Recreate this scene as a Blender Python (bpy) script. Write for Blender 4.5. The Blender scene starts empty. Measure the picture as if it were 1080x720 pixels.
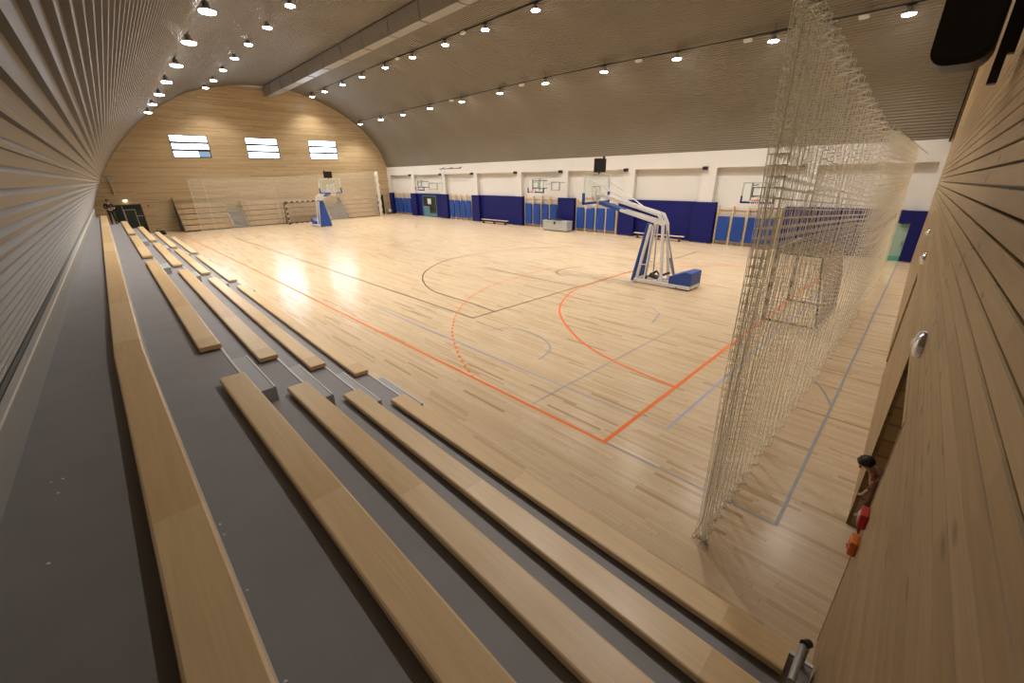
import bpy, bmesh, math, random
from mathutils import Vector, Matrix, Euler

random.seed(7)
C = bpy.context.scene.collection
PI = math.pi

# ------------------------------------------------------------------ helpers
class MB:
    """collects shapes, then builds them as one mesh object"""
    def __init__(self):
        self.v, self.f, self.m, self.s = [], [], [], []
    def add(self, vs, fs, mat=0, smooth=False):
        o = len(self.v)
        self.v += [tuple(p) for p in vs]
        for f in fs:
            self.f.append(tuple(i + o for i in f)); self.m.append(mat); self.s.append(smooth)
        return self
    def box(self, x0, x1, y0, y1, z0, z1, mat=0):
        v = [(x, y, z) for z in (z0, z1) for y in (y0, y1) for x in (x0, x1)]
        return self.add(v, [(0, 2, 3, 1), (4, 5, 7, 6), (0, 1, 5, 4), (2, 6, 7, 3), (0, 4, 6, 2), (1, 3, 7, 5)], mat)
    def hexa(self, bottom, top, mat=0):
        n = len(bottom)
        fs = [tuple(range(n))[::-1], tuple(range(n, 2 * n))]
        fs += [(i, (i + 1) % n, n + (i + 1) % n, n + i) for i in range(n)]
        return self.add(list(bottom) + list(top), fs, mat)
    def prism(self, poly, axis, a, b, mat=0, smooth=False):
        def P(p, t):
            return (t, p[0], p[1]) if axis == 'x' else (p[0], t, p[1]) if axis == 'y' else (p[0], p[1], t)
        n = len(poly)
        vs = [P(p, a) for p in poly] + [P(p, b) for p in poly]
        self.add(vs, [(i, (i + 1) % n, n + (i + 1) % n, n + i) for i in range(n)], mat, smooth)
        self.add(vs, [tuple(range(n))[::-1], tuple(range(n, 2 * n))], mat)
        return self
    def path(self, pts, r, n=8, mat=0, closed=False):
        pts = [Vector(p) for p in pts]
        N = len(pts); rings = []
        prev = None
        for i, p in enumerate(pts):
            a = pts[(i - 1) % N] if closed else pts[max(i - 1, 0)]
            b = pts[(i + 1) % N] if closed else pts[min(i + 1, N - 1)]
            t = (b - a).normalized()
            if prev is None:
                up = Vector((0, 0, 1)) if abs(t.z) < .9 else Vector((1, 0, 0))
                u = t.cross(up).normalized()
            else:
                u = (prev - t * prev.dot(t)).normalized()
            prev = u
            w = t.cross(u)
            rr = r[i] if isinstance(r, (list, tuple)) else r
            rings.append([p + u * (math.cos(2 * PI * k / n) * rr) + w * (math.sin(2 * PI * k / n) * rr) for k in range(n)])
        vs = [q for ring in rings for q in ring]
        fs = []
        M = N if closed else N - 1
        for i in range(M):
            j = (i + 1) % N
            for k in range(n):
                fs.append((i * n + k, i * n + (k + 1) % n, j * n + (k + 1) % n, j * n + k))
        self.add(vs, fs, mat, True)
        if not closed:
            self.add(vs, [tuple(range(n))[::-1], tuple(range((N - 1) * n, N * n))], mat)
        return self
    def bar(self, p0, p1, w, h=None, mat=0):
        """rectangular bar between two points"""
        h = w if h is None else h
        p0, p1 = Vector(p0), Vector(p1)
        t = (p1 - p0).normalized()
        up = Vector((0, 0, 1)) if abs(t.z) < .95 else Vector((0, 1, 0))
        u = t.cross(up).normalized() * (w / 2); q = u.cross(t).normalized() * (h / 2)
        c = [-u - q, u - q, u + q, -u + q]
        return self.hexa([p0 + k for k in c], [p1 + k for k in c], mat)
    def lathe(self, prof, n=24, center=(0, 0, 0), mat=0, smooth=True):
        cx, cy, cz = center
        vs = [(cx + r * math.cos(2 * PI * k / n), cy + r * math.sin(2 * PI * k / n), cz + z) for r, z in prof for k in range(n)]
        fs = [(i * n + k, i * n + (k + 1) % n, (i + 1) * n + (k + 1) % n, (i + 1) * n + k) for i in range(len(prof) - 1) for k in range(n)]
        self.add(vs, fs, mat, smooth)
        self.add(vs, [tuple(range(n))[::-1], tuple(range((len(prof) - 1) * n, len(prof) * n))], mat)
        return self
    def build(self, name, mats=None, parent=None, bevel=0, loc=None, rot=None):
        me = bpy.data.meshes.new(name)
        me.from_pydata(self.v, [], self.f)
        me.validate()
        if mats is not None:
            for m in (mats if isinstance(mats, (list, tuple)) else [mats]):
                me.materials.append(m)
        if len(me.polygons) == len(self.f):
            me.polygons.foreach_set('material_index', self.m)
            me.polygons.foreach_set('use_smooth', self.s)
        bm = bmesh.new(); bm.from_mesh(me)
        bmesh.ops.recalc_face_normals(bm, faces=bm.faces)
        bm.to_mesh(me); bm.free()
        o = bpy.data.objects.new(name, me); C.objects.link(o)
        if parent is not None: o.parent = parent
        if loc is not None: o.location = loc
        if rot is not None: o.rotation_euler = rot
        if bevel:
            b = o.modifiers.new('bevel', 'BEVEL'); b.width = bevel; b.segments = 2; b.limit_method = 'ANGLE'
        return o

def tag(o, label, cat, group=None):
    o['label'] = label; o['category'] = cat
    if group: o['group'] = group
    return o
def thing(name, label, cat, loc=(0, 0, 0), rz=0.0, group=None):
    o = bpy.data.objects.new(name, None); C.objects.link(o)
    o.empty_display_size = .1
    o.location = loc; o.rotation_euler = (0, 0, rz)
    return tag(o, label, cat, group)
def struct(o):
    o['kind'] = 'structure'; return o
def copy_tree(o, parent=None):
    c = o.copy(); C.objects.link(c)
    if parent is not None: c.parent = parent
    for ch in [x for x in bpy.data.objects if x.parent == o and x != c]:
        copy_tree(ch, c)
    return c
ORD = ['first', 'second', 'third', 'fourth', 'fifth', 'sixth', 'seventh', 'eighth', 'ninth', 'tenth', 'eleventh', 'twelfth', 'thirteenth']

# ---------------------------------------------------------------- materials
def mat(name, col, rough=.5, metal=0.0, spec=.5, alpha=1.0, noise=0.0, nscale=8.0, bump=0.0, coat=0.0):
    m = bpy.data.materials.new(name); m.use_nodes = True
    nt = m.node_tree; b = nt.nodes['Principled BSDF']
    b.inputs['Base Color'].default_value = (*col, 1)
    b.inputs['Roughness'].default_value = rough
    b.inputs['Metallic'].default_value = metal
    b.inputs['Specular IOR Level'].default_value = spec
    b.inputs['Coat Weight'].default_value = coat
    b.inputs['Alpha'].default_value = alpha
    if noise or bump:
        tc = nt.nodes.new('ShaderNodeTexCoord'); n = nt.nodes.new('ShaderNodeTexNoise')
        n.inputs['Scale'].default_value = nscale; n.inputs['Detail'].default_value = 5
        nt.links.new(tc.outputs['Object'], n.inputs['Vector'])
        if noise:
            r = nt.nodes.new('ShaderNodeValToRGB')
            r.color_ramp.elements[0].position = .3; r.color_ramp.elements[1].position = .7
            r.color_ramp.elements[0].color = (*[c * (1 - noise) for c in col], 1)
            r.color_ramp.elements[1].color = (*[min(1, c * (1 + noise)) for c in col], 1)
            nt.links.new(n.outputs['Fac'], r.inputs['Fac']); nt.links.new(r.outputs['Color'], b.inputs['Base Color'])
        if bump:
            bp = nt.nodes.new('ShaderNodeBump'); bp.inputs['Strength'].default_value = bump; bp.inputs['Distance'].default_value = .01
            nt.links.new(n.outputs['Fac'], bp.inputs['Height']); nt.links.new(bp.outputs['Normal'], b.inputs['Normal'])
    return m
def emis(name, col, strength):
    m = bpy.data.materials.new(name); m.use_nodes = True
    nt = m.node_tree; nt.nodes.clear()
    e = nt.nodes.new('ShaderNodeEmission'); o = nt.nodes.new('ShaderNodeOutputMaterial')
    e.inputs['Color'].default_value = (*col, 1); e.inputs['Strength'].default_value = strength
    nt.links.new(e.outputs[0], o.inputs['Surface'])
    return m

class N:
    """little node-graph writer"""
    def __init__(self, m): self.nt = m.node_tree; self.b = self.nt.nodes['Principled BSDF']
    def node(self, t, **kw):
        n = self.nt.nodes.new(t)
        for k, v in kw.items(): setattr(n, k, v)
        return n
    def link(self, a, b): self.nt.links.new(a, b)
    def math(self, op, a, b=None, c=None):
        n = self.node('ShaderNodeMath', operation=op)
        for i, x in enumerate((a, b, c)):
            if x is None: continue
            if isinstance(x, (int, float)): n.inputs[i].default_value = x
            else: self.link(x, n.inputs[i])
        return n.outputs[0]
    def comb(self, x, y, z):
        n = self.node('ShaderNodeCombineXYZ')
        for i, q in enumerate((x, y, z)):
            if isinstance(q, (int, float)): n.inputs[i].default_value = q
            else: self.link(q, n.inputs[i])
        return n.outputs[0]
    def xyz(self):
        tc = self.node('ShaderNodeTexCoord'); s = self.node('ShaderNodeSeparateXYZ')
        self.link(tc.outputs['Object'], s.inputs[0]); return s.outputs
    def white(self, vec):
        n = self.node('ShaderNodeTexWhiteNoise', noise_dimensions='3D'); self.link(vec, n.inputs['Vector']); return n.outputs['Value']
    def ramp(self, fac, stops):
        r = self.node('ShaderNodeValToRGB'); e = r.color_ramp.elements
        while len(e) < len(stops): e.new(.5)
        for el, (p, c) in zip(e, stops): el.position = p; el.color = (*c, 1)
        self.link(fac, r.inputs['Fac']); return r.outputs['Color']
    def noise(self, vec, scale=1.0, detail=4, rough=.55, dist=0.0):
        n = self.node('ShaderNodeTexNoise'); n.inputs['Scale'].default_value = scale; n.inputs['Detail'].default_value = detail
        n.inputs['Roughness'].default_value = rough; n.inputs['Distortion'].default_value = dist
        self.link(vec, n.inputs['Vector']); return n.outputs['Fac']
    def mixc(self, fac, a, b, blend='MIX'):
        n = self.node('ShaderNodeMix', data_type='RGBA', blend_type=blend)
        for sock, x in ((n.inputs[0], fac), (n.inputs[6], a), (n.inputs[7], b)):
            if isinstance(x, (int, float)): sock.default_value = x
            elif isinstance(x, tuple): sock.default_value = (*x, 1)
            else: self.link(x, sock)
        return n.outputs[2]

def plank_material(name, stops, along, across, width, length, rough, grain=.25, seam=.02, knots=0.0, gloss_spec=.5):
    """boards of a given width and length with a random tone each; along / across are axis numbers"""
    m = mat(name, (.5, .4, .3), rough, spec=gloss_spec); g = N(m); s = g.xyz()
    a = g.math('DIVIDE', s[across], width); row = g.math('FLOOR', a); fr = g.math('FRACT', a)
    off = g.white(g.comb(row, 3.7, 1.3))
    l = g.math('ADD', g.math('DIVIDE', s[along], length), g.math('MULTIPLY', off, 7.31)); cell = g.math('FLOOR', l); fl = g.math('FRACT', l)
    tone = g.white(g.comb(row, cell, 5.1))
    col = g.ramp(tone, stops)
    gv = g.comb(g.math('MULTIPLY', s[along], 1.3), g.math('MULTIPLY', s[across], 26.0), g.math('ADD', g.math('MULTIPLY', row, 3.1), g.math('MULTIPLY', cell, 1.7)))
    gn = g.noise(gv, 1.0, 5, .6, .6)
    col = g.mixc(grain, col, g.ramp(gn, [(.3, (.45, .42, .38)), (.62, (1, 1, 1))]), 'MULTIPLY')
    if knots:
        kv = g.comb(g.math('MULTIPLY', s[along], 2.2), g.math('MULTIPLY', s[across], 7.0), row)
        v = g.node('ShaderNodeTexVoronoi'); v.inputs['Scale'].default_value = 1.0; g.link(kv, v.inputs['Vector'])
        k = g.ramp(v.outputs['Distance'], [(.06, (.22, .11, .05)), (.2, (1, 1, 1))])
        col = g.mixc(knots, col, k, 'MULTIPLY')
    if seam:
        e1 = g.math('LESS_THAN', fr, seam); e2 = g.math('LESS_THAN', fl, .004 / length)
        e = g.math('MAXIMUM', e1, e2)
        col = g.mixc(g.math('MULTIPLY', e, .45), col, (.08, .05, .03))
    g.link(col, g.b.inputs['Base Color'])
    return m

M = {}
M['floor'] = plank_material('parquet', [(0.0, (.50, .34, .19)), (.06, (.62, .455, .28)), (.2, (.675, .51, .325)), (.7, (.715, .555, .365)), (1, (.745, .59, .40))], 1, 0, .06, 1.15, .23, .14, .03, 0, .26)
M['gable'] = plank_material('gable_boards', [(0, (.50, .36, .19)), (.4, (.59, .435, .245)), (1, (.66, .50, .30))], 0, 2, .12, 4.2, .45, .35, 0)
M['pine'] = plank_material('pine_boards', [(0, (.34, .225, .10)), (.5, (.39, .27, .125)), (1, (.44, .31, .15))], 0, 2, .115, 3.9, .42, .35, 0, .8)
M['jamb'] = plank_material('jamb_boards', [(0, (.44, .31, .17)), (1, (.56, .41, .24))], 1, 2, .2, 3, .45, .3, .12)
M['bench'] = plank_material('bench_wood', [(0, (.72, .50, .255)), (.5, (.79, .565, .30)), (1, (.84, .62, .35))], 1, 0, 5.0, 2.44, .33, .2, 0)
M['bleacher'] = plank_material('bleacher_wood', [(0, (.58, .42, .24)), (1, (.68, .50, .30))], 0, 1, 6.0, 2.4, .4, .2, 0)
M['rail_wood'] = plank_material('light_wood', [(0, (.66, .50, .32)), (1, (.76, .59, .40))], 2, 1, .5, 2.5, .45, .2, 0)
M['vault'] = mat('corrugated_steel', (.255, .228, .185), .45, .08, spec=.3, noise=.06, nscale=.35)
M['steelgrey'] = mat('grey_skirting', (.36, .37, .36), .45)
M['tread'] = mat('stand_tread', (.26, .25, .255), .5, noise=.05, nscale=3)
M['riser'] = mat('stand_riser', (.38, .39, .41), .5)
M['nosing'] = mat('nosing', (.72, .70, .68), .4)
M['bracket'] = mat('bracket_steel', (.10, .10, .10), .5, .3)
M['white'] = mat('white_paint', (.66, .64, .61), .6, noise=.02, nscale=.5)
M['pad'] = mat('navy_pad', (.007, .009, .115), .55, spec=.25, noise=.05, nscale=2)
M['mat'] = mat('blue_mat', (.018, .065, .31), .5, spec=.3, noise=.05, nscale=3)
M['mattrim'] = mat('mat_seam', (.02, .07, .30), .5)
M['black'] = mat('black_plastic', (.008, .008, .009), .45)
M['darkgrey'] = mat('dark_grey_metal', (.05, .05, .055), .45, .4)
M['grey'] = mat('grey_metal', (.42, .42, .42), .4, .5)
M['duct'] = mat('duct_steel', (.30, .28, .25), .4, .1, noise=.05, nscale=1.5)
M['whitemetal'] = mat('white_powder_coat', (.82, .82, .82), .35)
M['hoopblue'] = mat('hoop_blue', (.025, .075, .34), .45)
M['orange'] = mat('orange_paint', (.80, .20, .04), .4)
M['redpaint'] = mat('red_paint', (.62, .03, .025), .4)
M['orangebox'] = mat('orange_plastic', (.85, .20, .035), .4)
M['net'] = mat('net_cord', (.92, .89, .80), .7)
M['net'].node_tree.nodes['Principled BSDF'].inputs['Transmission Weight'].default_value = 0.0
def cord(m):
    nt = m.node_tree; b = nt.nodes['Principled BSDF']; o = nt.nodes['Material Output']
    t = nt.nodes.new('ShaderNodeBsdfTranslucent'); t.inputs[0].default_value = (.95, .92, .83, 1)
    mx = nt.nodes.new('ShaderNodeMixShader'); mx.inputs[0].default_value = .45
    nt.links.new(b.outputs[0], mx.inputs[1]); nt.links.new(t.outputs[0], mx.inputs[2]); nt.links.new(mx.outputs[0], o.inputs[0])
cord(M['net'])
M['goalnet'] = mat('goal_net_cord', (.16, .12, .09), .7)
M['stripeb'] = mat('goal_dark_stripe', (.025, .02, .02), .4)
M['stripew'] = mat('goal_light_stripe', (.62, .58, .50), .4)
M['chest'] = mat('chest_grey', (.42, .43, .42), .5)
M['lampring'] = mat('chrome', (.75, .77, .8), .15, 1)
M['l_orange'] = mat('line_orange', (.90, .17, .01), .5)
M['l_blue'] = mat('line_blue', (.36, .40, .60), .35)
M['l_dark'] = mat('line_dark', (.15, .11, .07), .35)
M['l_grey'] = mat('line_grey', (.33, .34, .36), .35)
M['l_faint'] = mat('line_faint', (.48, .40, .29), .35)
M['skin'] = mat('skin', (.45, .26, .17), .5)
M['hair'] = mat('dark_hair', (.015, .011, .009), .5)
M['brown'] = mat('brown_cloth', (.13, .05, .03), .8)
M['blackcloth'] = mat('black_cloth', (.014, .014, .017), .8)
M['pinkcloth'] = mat('dusky_cloth', (.10, .05, .045), .8)
M['greendark'] = mat('dark_green_glass', (.015, .028, .024), .12)
M['doorgreen'] = mat('pale_green_door', (.30, .44, .36), .4)
M['doorgreen2'] = mat('green_kick_plate', (.10, .36, .26), .4)
M['doorblue'] = mat('blue_grey_door', (.08, .22, .30), .3)
M['alu'] = mat('frame_grey', (.45, .47, .45), .4, .4)
M['chipw'] = mat('white_chip', (.85, .85, .85), .6)
M['paper'] = mat('paper', (.8, .8, .8), .7)
M['lampglow'] = emis('lamp_glow', (1, .97, .9), 36)
M['winglow'] = emis('window_daylight', (.70, .85, 1.0), 12)
M['winblue'] = emis('window_sky_patch', (.35, .50, .65), .7)
M['walllamp'] = emis('wall_lamp_glow', (1, .95, .85), 8)
M['eyew'] = mat('eye_dark', (.02, .015, .01), .3)

def glass(name, tint, alpha_mix):
    m = bpy.data.materials.new(name); m.use_nodes = True
    nt = m.node_tree; nt.nodes.clear()
    o = nt.nodes.new('ShaderNodeOutputMaterial'); mx = nt.nodes.new('ShaderNodeMixShader')
    t = nt.nodes.new('ShaderNodeBsdfTransparent'); g = nt.nodes.new('ShaderNodeBsdfPrincipled')
    t.inputs[0].default_value = (*tint, 1); g.inputs['Base Color'].default_value = (*tint, 1); g.inputs['Roughness'].default_value = .08
    mx.inputs[0].default_value = alpha_mix
    nt.links.new(t.outputs[0], mx.inputs[1]); nt.links.new(g.outputs[0], mx.inputs[2]); nt.links.new(mx.outputs[0], o.inputs[0])
    return m
M['board'] = glass('backboard_glass', (.93, .97, .95), .10)

# ------------------------------------------------------------------- vault
YN, YF = -4.4, 43.0
WX = 20.64                                    # face of the pilasters on the white side wall
ARCH = [(-4.52, 1.2), (-4.39, 1.96), (-4.20, 2.6), (-3.46, 4.1), (-2.14, 6.1), (.2, 8.5), (3.09, 10.39), (5.92, 11.29), (8.88, 11.69), (12.04, 11.53), (15.3, 10.5), (18.05, 8.9), (19.95, 6.8), (20.72, 4.95)]
def shift(x, y):
    t = min(1, max(0, (14 - x) / 9.0)); w = t * t * (3 - 2 * t)
    return -.034 * (43 - y) * w
def catmull(pts, n):
    out = []
    P = [Vector(p).to_2d() if len(p) == 2 else Vector(p) for p in pts]
    P = [P[0] * 2 - P[1]] + P + [P[-1] * 2 - P[-2]]
    for i in range(1, len(P) - 2):
        for k in range(n):
            t = k / n
            a, b, c, d = P[i - 1], P[i], P[i + 1], P[i + 2]
            out.append(.5 * ((2 * b) + (c - a) * t + (2 * a - 5 * b + 4 * c - d) * t * t + (3 * b - a - 3 * c + d) * t ** 3))
    out.append(P[-2])
    return out
prof = catmull(ARCH, 24)
def resample(pts, step):
    out = [pts[0]]; acc = 0.0
    for a, b in zip(pts, pts[1:]):
        L = (b - a).length; d = step - acc
        while d <= L:
            out.append(a + (b - a) * (d / L)); d += step
        acc = (acc + L) % step
    return out
fine = resample(prof, .01)
def arch_z(x, y):
    """height of the vault above a point of the plan"""
    best = None
    for p in fine[::10]:
        d = abs(p.x + shift(p.x, y) - x)
        if p.y > 3 and (best is None or d < best[0]): best = (d, p.y)
    return best[1]
def arch_x(z, y):
    l = min((p for p in fine if p.x < 8), key=lambda p: abs(p.y - z)); r = min((p for p in fine if p.x > 9), key=lambda p: abs(p.y - z))
    return l.x + shift(l.x, y), r.x + shift(r.x, y)
def build_vault():
    pitch = .12; pat = [(0, 0), (.072, 0), (.088, .034), (.104, .034)]
    total = (len(fine) - 1) * .01
    pts = []; s = 0.0
    while s < total - pitch:
        for d, h in pat:
            i = min(len(fine) - 2, int((s + d) / .01)); p = fine[i]
            t = (fine[min(i + 3, len(fine) - 1)] - fine[max(i - 3, 0)]).normalized()
            n = Vector((t.y, -t.x))
            pts.append(p + n * h)
        s += pitch
    pts.append(fine[-1])
    ys = [YN, 8, 20, 32, YF + .05]
    mb = MB(); k = len(pts)
    vs = [(p.x + shift(p.x, y), y, p.y) for y in ys for p in pts]
    fs = [(j * k + i, j * k + i + 1, (j + 1) * k + i + 1, (j + 1) * k + i) for j in range(len(ys) - 1) for i in range(k - 1)]
    mb.add(vs, fs)
    return struct(mb.build('ceiling', M['vault']))
ceiling = build_vault()

# -------------------------------------------------------------------- floor
mb = MB(); mb.box(-6.6, 21.2, -5.2, 43.3, -.2, 0)
floor = struct(mb.build('floor', M['floor']))

def ribbon(name, pts, w, m, z=.002, closed=False, dash=None):
    mb = MB(); P = [Vector((a, b)) for a, b in pts]
    segs = []
    if dash:
        Q = resample(P, .02); step = int(dash * 50)
        for i in range(0, len(Q) - step, 2 * step): segs.append(Q[i:i + step + 1])
    else: segs = [P]
    for S in segs:
        L, R = [], []
        for i, p in enumerate(S):
            t = (S[min(i + 1, len(S) - 1)] - S[max(i - 1, 0)]).normalized(); n = Vector((-t.y, t.x)) * (w / 2)
            L.append((*(p + n), z)); R.append((*(p - n), z))
        k = len(S); mb.add(L + R, [(i, k + i, k + i + 1, i + 1) for i in range(k - 1)])
    return mb.build(name, m, floor)
def arc(cx, cy, r, a0, a1, n=40):
    return [(cx + r * math.cos(math.radians(a0 + (a1 - a0) * i / n)), cy + r * math.sin(math.radians(a0 + (a1 - a0) * i / n))) for i in range(n + 1)]
def smooth2(pts, n=8): return [tuple(p) for p in catmull(pts, n)]
# handball, orange
ribbon('handball_side_line', [(.03, -.1), (.02, 8), (.04, 20), (0, 40)], .062, M['l_orange'], .0032)
ribbon('handball_goal_line', [(0, -.06), (20, -.06)], .07, M['l_orange'], .0034)
near6 = [(2.52, -.04), (2.62, .88), (2.79, 1.7), (3.15, 2.63), (3.76, 3.58), (4.42, 4.38), (5.07, 4.94), (6.03, 5.49), (6.96, 5.84), (7.81, 5.93), (8.9, 5.95), (10.6, 5.93), (12.2, 5.6), (14.0, 4.4), (15.4, 2.6), (16.3, -.04)]
ribbon('handball_goal_area_line', smooth2(near6), .06, M['l_orange'], .003)
near9 = [(.02, 3.14), (.36, 3.93), (.64, 4.49), (.99, 5.09), (1.37, 5.67), (1.87, 6.27), (2.31, 6.75), (2.8, 7.17), (3.35, 7.62), (4.4, 8.23), (6.2, 8.75), (9.5, 8.95)]
ribbon('handball_free_throw_line', smooth2(near9), .06, M['l_orange'], .003, dash=.14)
# basketball, dark brown
ribbon('basketball_side_line', [(2.51, 6.15), (2.48, 14), (2.4, 34)], .06, M['l_dark'])
ribbon('basketball_base_line', [(2.48, 6.18), (9, 6.02), (17.5, 5.8)], .06, M['l_dark'])
three = [(3.36, 6.16), (3.45, 7.2), (3.45, 8.6), (3.52, 9.7), (3.85, 10.72), (4.39, 11.72), (5.14, 12.68), (6.27, 13.58), (7.46, 14.18), (8.73, 14.37), (10.4, 14.3), (12.5, 13.6), (14.8, 11.8), (16, 9.6), (16.5, 6)]
ribbon('three_point_line', smooth2(three), .06, M['l_dark'], .0024)
ribbon('lane_line', [(7.5, 6.1), (7.5, 11.4)], .06, M['l_dark'], .0022)
ribbon('free_throw_line', [(7.5, 11.4), (12.2, 11.5)], .05, M['l_faint'], .0022)
ribbon('basket_arc', smooth2([(10.8, 8.1), (10.06, 8.35), (9.3, 8.42), (8.75, 8.1), (8.5, 7.5)]), .05, M['l_dark'], .0022)
ribbon('centre_circle', arc(9.8, 20.5, 1.8, 0, 360, 60), .05, M['l_faint'], .0022)
ribbon('centre_line', [(2.45, 20.5), (17.6, 20.5)], .05, M['l_faint'], .0024)
ribbon('far_three_point_line', arc(9.8, 32.4, 6.3, 180, 360, 50), .05, M['l_dark'], .0024)
# cross courts
ribbon('volleyball_line', [(1.05, 9.2), (1.02, 4), (1.05, -.6), (18.6, -.63)], .042, M['l_blue'], .0028)
ribbon('cross_court_line', [(.1, 1.54), (1.08, 1.53), (5.7, 1.44)], .025, M['l_grey'], .0026)
ribbon('cross_court_circle', smooth2([(2.15, 5.0), (2.57, 4.84), (2.79, 4.32), (2.68, 3.58), (2.42, 3.09), (2.09, 2.87), (1.64, 2.77)]), .04, M['l_grey'], .0026)
ribbon('cross_court_arc', smooth2([(6.98, 2.83), (6.75, 2.55), (6.49, 2.29), (5.7, 2.11)]), .04, M['l_grey'], .0026)
ribbon('outer_side_line', [(.04, -.12), (.05, -2.44)], .035, M['l_grey'], .0026)
ribbon('outer_end_line', [(.04, -2.45), (3.69, -2.37), (19.9, -1.98)], .04, M['l_grey'], .0028)
ribbon('outer_arc', smooth2([(5.6, -1.3), (4.71, -1.9), (4.29, -2.14), (3.73, -2.36)]), .04, M['l_grey'], .003)

# ------------------------------------------------------------ far gable wall
WINS = [(1.5, 4.14), (6.98, 9.66), (12.48, 15.26)]; WZ = (5.76, 7.46)
def plank_wall(name, m, y0, thick, pitch, gap, zmax, xlim, holes, back, y_at=None, parent=None):
    """horizontal boards, every board a bevelled slab, with gaps between; holes = (x0,x1,z0,z1)"""
    mb = MB(); z = 0.0
    while z < zmax:
        za, zb = z, min(z + pitch - gap, zmax)
        la, ra = xlim(max(za, 0)); lb, rb = xlim(zb)
        if la is None or lb is None: break
        cuts = [(la, lb, None)]
        spans = []
        hs = sorted([h for h in holes if h[2] < (za + zb) / 2 < h[3]])
        xa, xb = la, lb
        for h in hs:
            spans.append((xa, xb, h[0], h[0])); xa = xb = h[1]
        spans.append((xa, xb, ra, rb))
        for (a0, b0, a1, b1) in spans:
            if a1 - a0 < .02: continue
            e = min(.006, gap * .6)
            mb.hexa([(a0, y0, za), (a1, y0, za), (a1, y0 - thick * .6, za), (a0, y0 - thick * .6, za)],
                    [(b0, y0, zb), (b1, y0, zb), (b1, y0 - thick * .6, zb), (b0, y0 - thick * .6, zb)])
            mb.hexa([(a0, y0 - thick * .6, za), (a1, y0 - thick * .6, za), (a1, y0 - thick, za + e), (a0, y0 - thick, za + e)],
                    [(b0, y0 - thick * .6, zb), (b1, y0 - thick * .6, zb), (b1, y0 - thick, zb - e), (b0, y0 - thick, zb - e)])
        z += pitch
    o = mb.build(name, m, parent)
    return o
def far_lim(z):
    if z > 11.6: return None, None
    l, r = arch_x(max(z, 1.25), 43)
    if z < 4.95: r = WX + .3
    return l - .05, r + .05
PORTAL = (-3.36, -1.6, 0, 2.28); DARKDOOR = (18.95, 19.8, 0, 2.12)
wall_far = struct(plank_wall('wall_far', M['gable'], 43.12, .05, .12, .009, 11.62, far_lim,
                             [(a, b, WZ[0], WZ[1]) for a, b in WINS] + [PORTAL, DARKDOOR], None))
mb = MB()   # solid masonry behind the boards, in pieces round the openings
def solid(x0, x1, z0, z1): mb.box(x0, x1, 43.122, 43.4, z0, z1)
solid(-6.5, 22, WZ[1], 12.6); solid(-6.5, WINS[0][0], 2.28, WZ[1]); solid(WINS[0][1], WINS[1][0], 2.28, WZ[1]); solid(WINS[1][1], WINS[2][0], 2.28, WZ[1])
solid(WINS[2][1], 22, 2.28, WZ[1])
for a, b in WINS: solid(a, b, 2.28, WZ[0])
solid(-6.5, PORTAL[0], -.2, 2.28); solid(PORTAL[1], DARKDOOR[0], -.2, 2.28); solid(DARKDOOR[1], 22, -.2, 2.28)
solid(PORTAL[0], PORTAL[1], -.2, -.01)
struct(mb.build('masonry', M['white'], wall_far))
for i, (a, b) in enumerate(WINS):
    w = bpy.data.objects.new('window_%d' % (i + 1), None); C.objects.link(w); w.location = ((a + b) / 2, 43.1, WZ[0]); struct(w)
    h = (b - a) / 2; H = WZ[1] - WZ[0]
    f = MB()
    f.box(-h, h, -.06, .12, 0, .06); f.box(-h, h, -.06, .12, H - .06, H); f.box(-h, -h + .06, -.06, .12, .06, H - .06); f.box(h - .06, h, -.06, .12, .06, H - .06)
    f.build('window_frame', M['darkgrey'], w)
    for k in (1, 2):
        t = MB(); t.box(-h + .06, h - .06, -.05, .06, H * k / 3 - .09, H * k / 3 + .09); t.build('transom', M['darkgrey'], w)
    for k in range(3):
        z0 = .06 if k == 0 else H * k / 3 + .09; z1 = H - .06 if k == 2 else H * (k + 1) / 3 - .09
        if i == 0 and k == 0:
            p = MB(); p.box(-h + .06, h * .32, .02, .035, z0, z1, 0); p.box(h * .32, h - .06, .02, .035, z0, z1, 1); p.build('pane', [M['winglow'], M['winblue']], w)
        else:
            p = MB(); p.box(-h + .06, h - .06, .02, .035, z0, z1); p.build('pane', M['winglow'], w)
# glazed portal at the head of the grandstand
d = bpy.data.objects.new('door_1', None); C.objects.link(d); struct(d); d.location = ((PORTAL[0] + PORTAL[1]) / 2, 43.12, 0)
h = (PORTAL[1] - PORTAL[0]) / 2
f = MB()
f.box(-h, h, -.04, .2, 2.2, 2.28); f.box(-h, -h + .07, -.04, .2, 0, 2.2); f.box(h - .07, h, -.04, .2, 0, 2.2); f.build('door_frame', M['darkgrey'], d)
p = MB(); p.box(-h + .07, h - .07, .1, .13, 0, 2.2); p.build('pane', M['greendark'], d)
for x0, x1 in ((-.28, .42),):
    l = MB(); l.box(x0, x0 + .035, .02, .1, 0, 1.85); l.box(x1 - .035, x1, .02, .1, 0, 1.85); l.box(x0, x1, .02, .1, 1.85, 1.89); l.build('door_leaf_frame', M['alu'], d)
l = MB(); l.box(-.33, -.29, .02, .1, 0, 2.2); l.box(.42, h - .07, .03, .1, 1.35, 1.39); l.build('mullion', M['alu'], d)
d = bpy.data.objects.new('door_2', None); C.objects.link(d); struct(d); d.location = ((DARKDOOR[0] + DARKDOOR[1]) / 2, 43.12, 0)
h = (DARKDOOR[1] - DARKDOOR[0]) / 2
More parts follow.
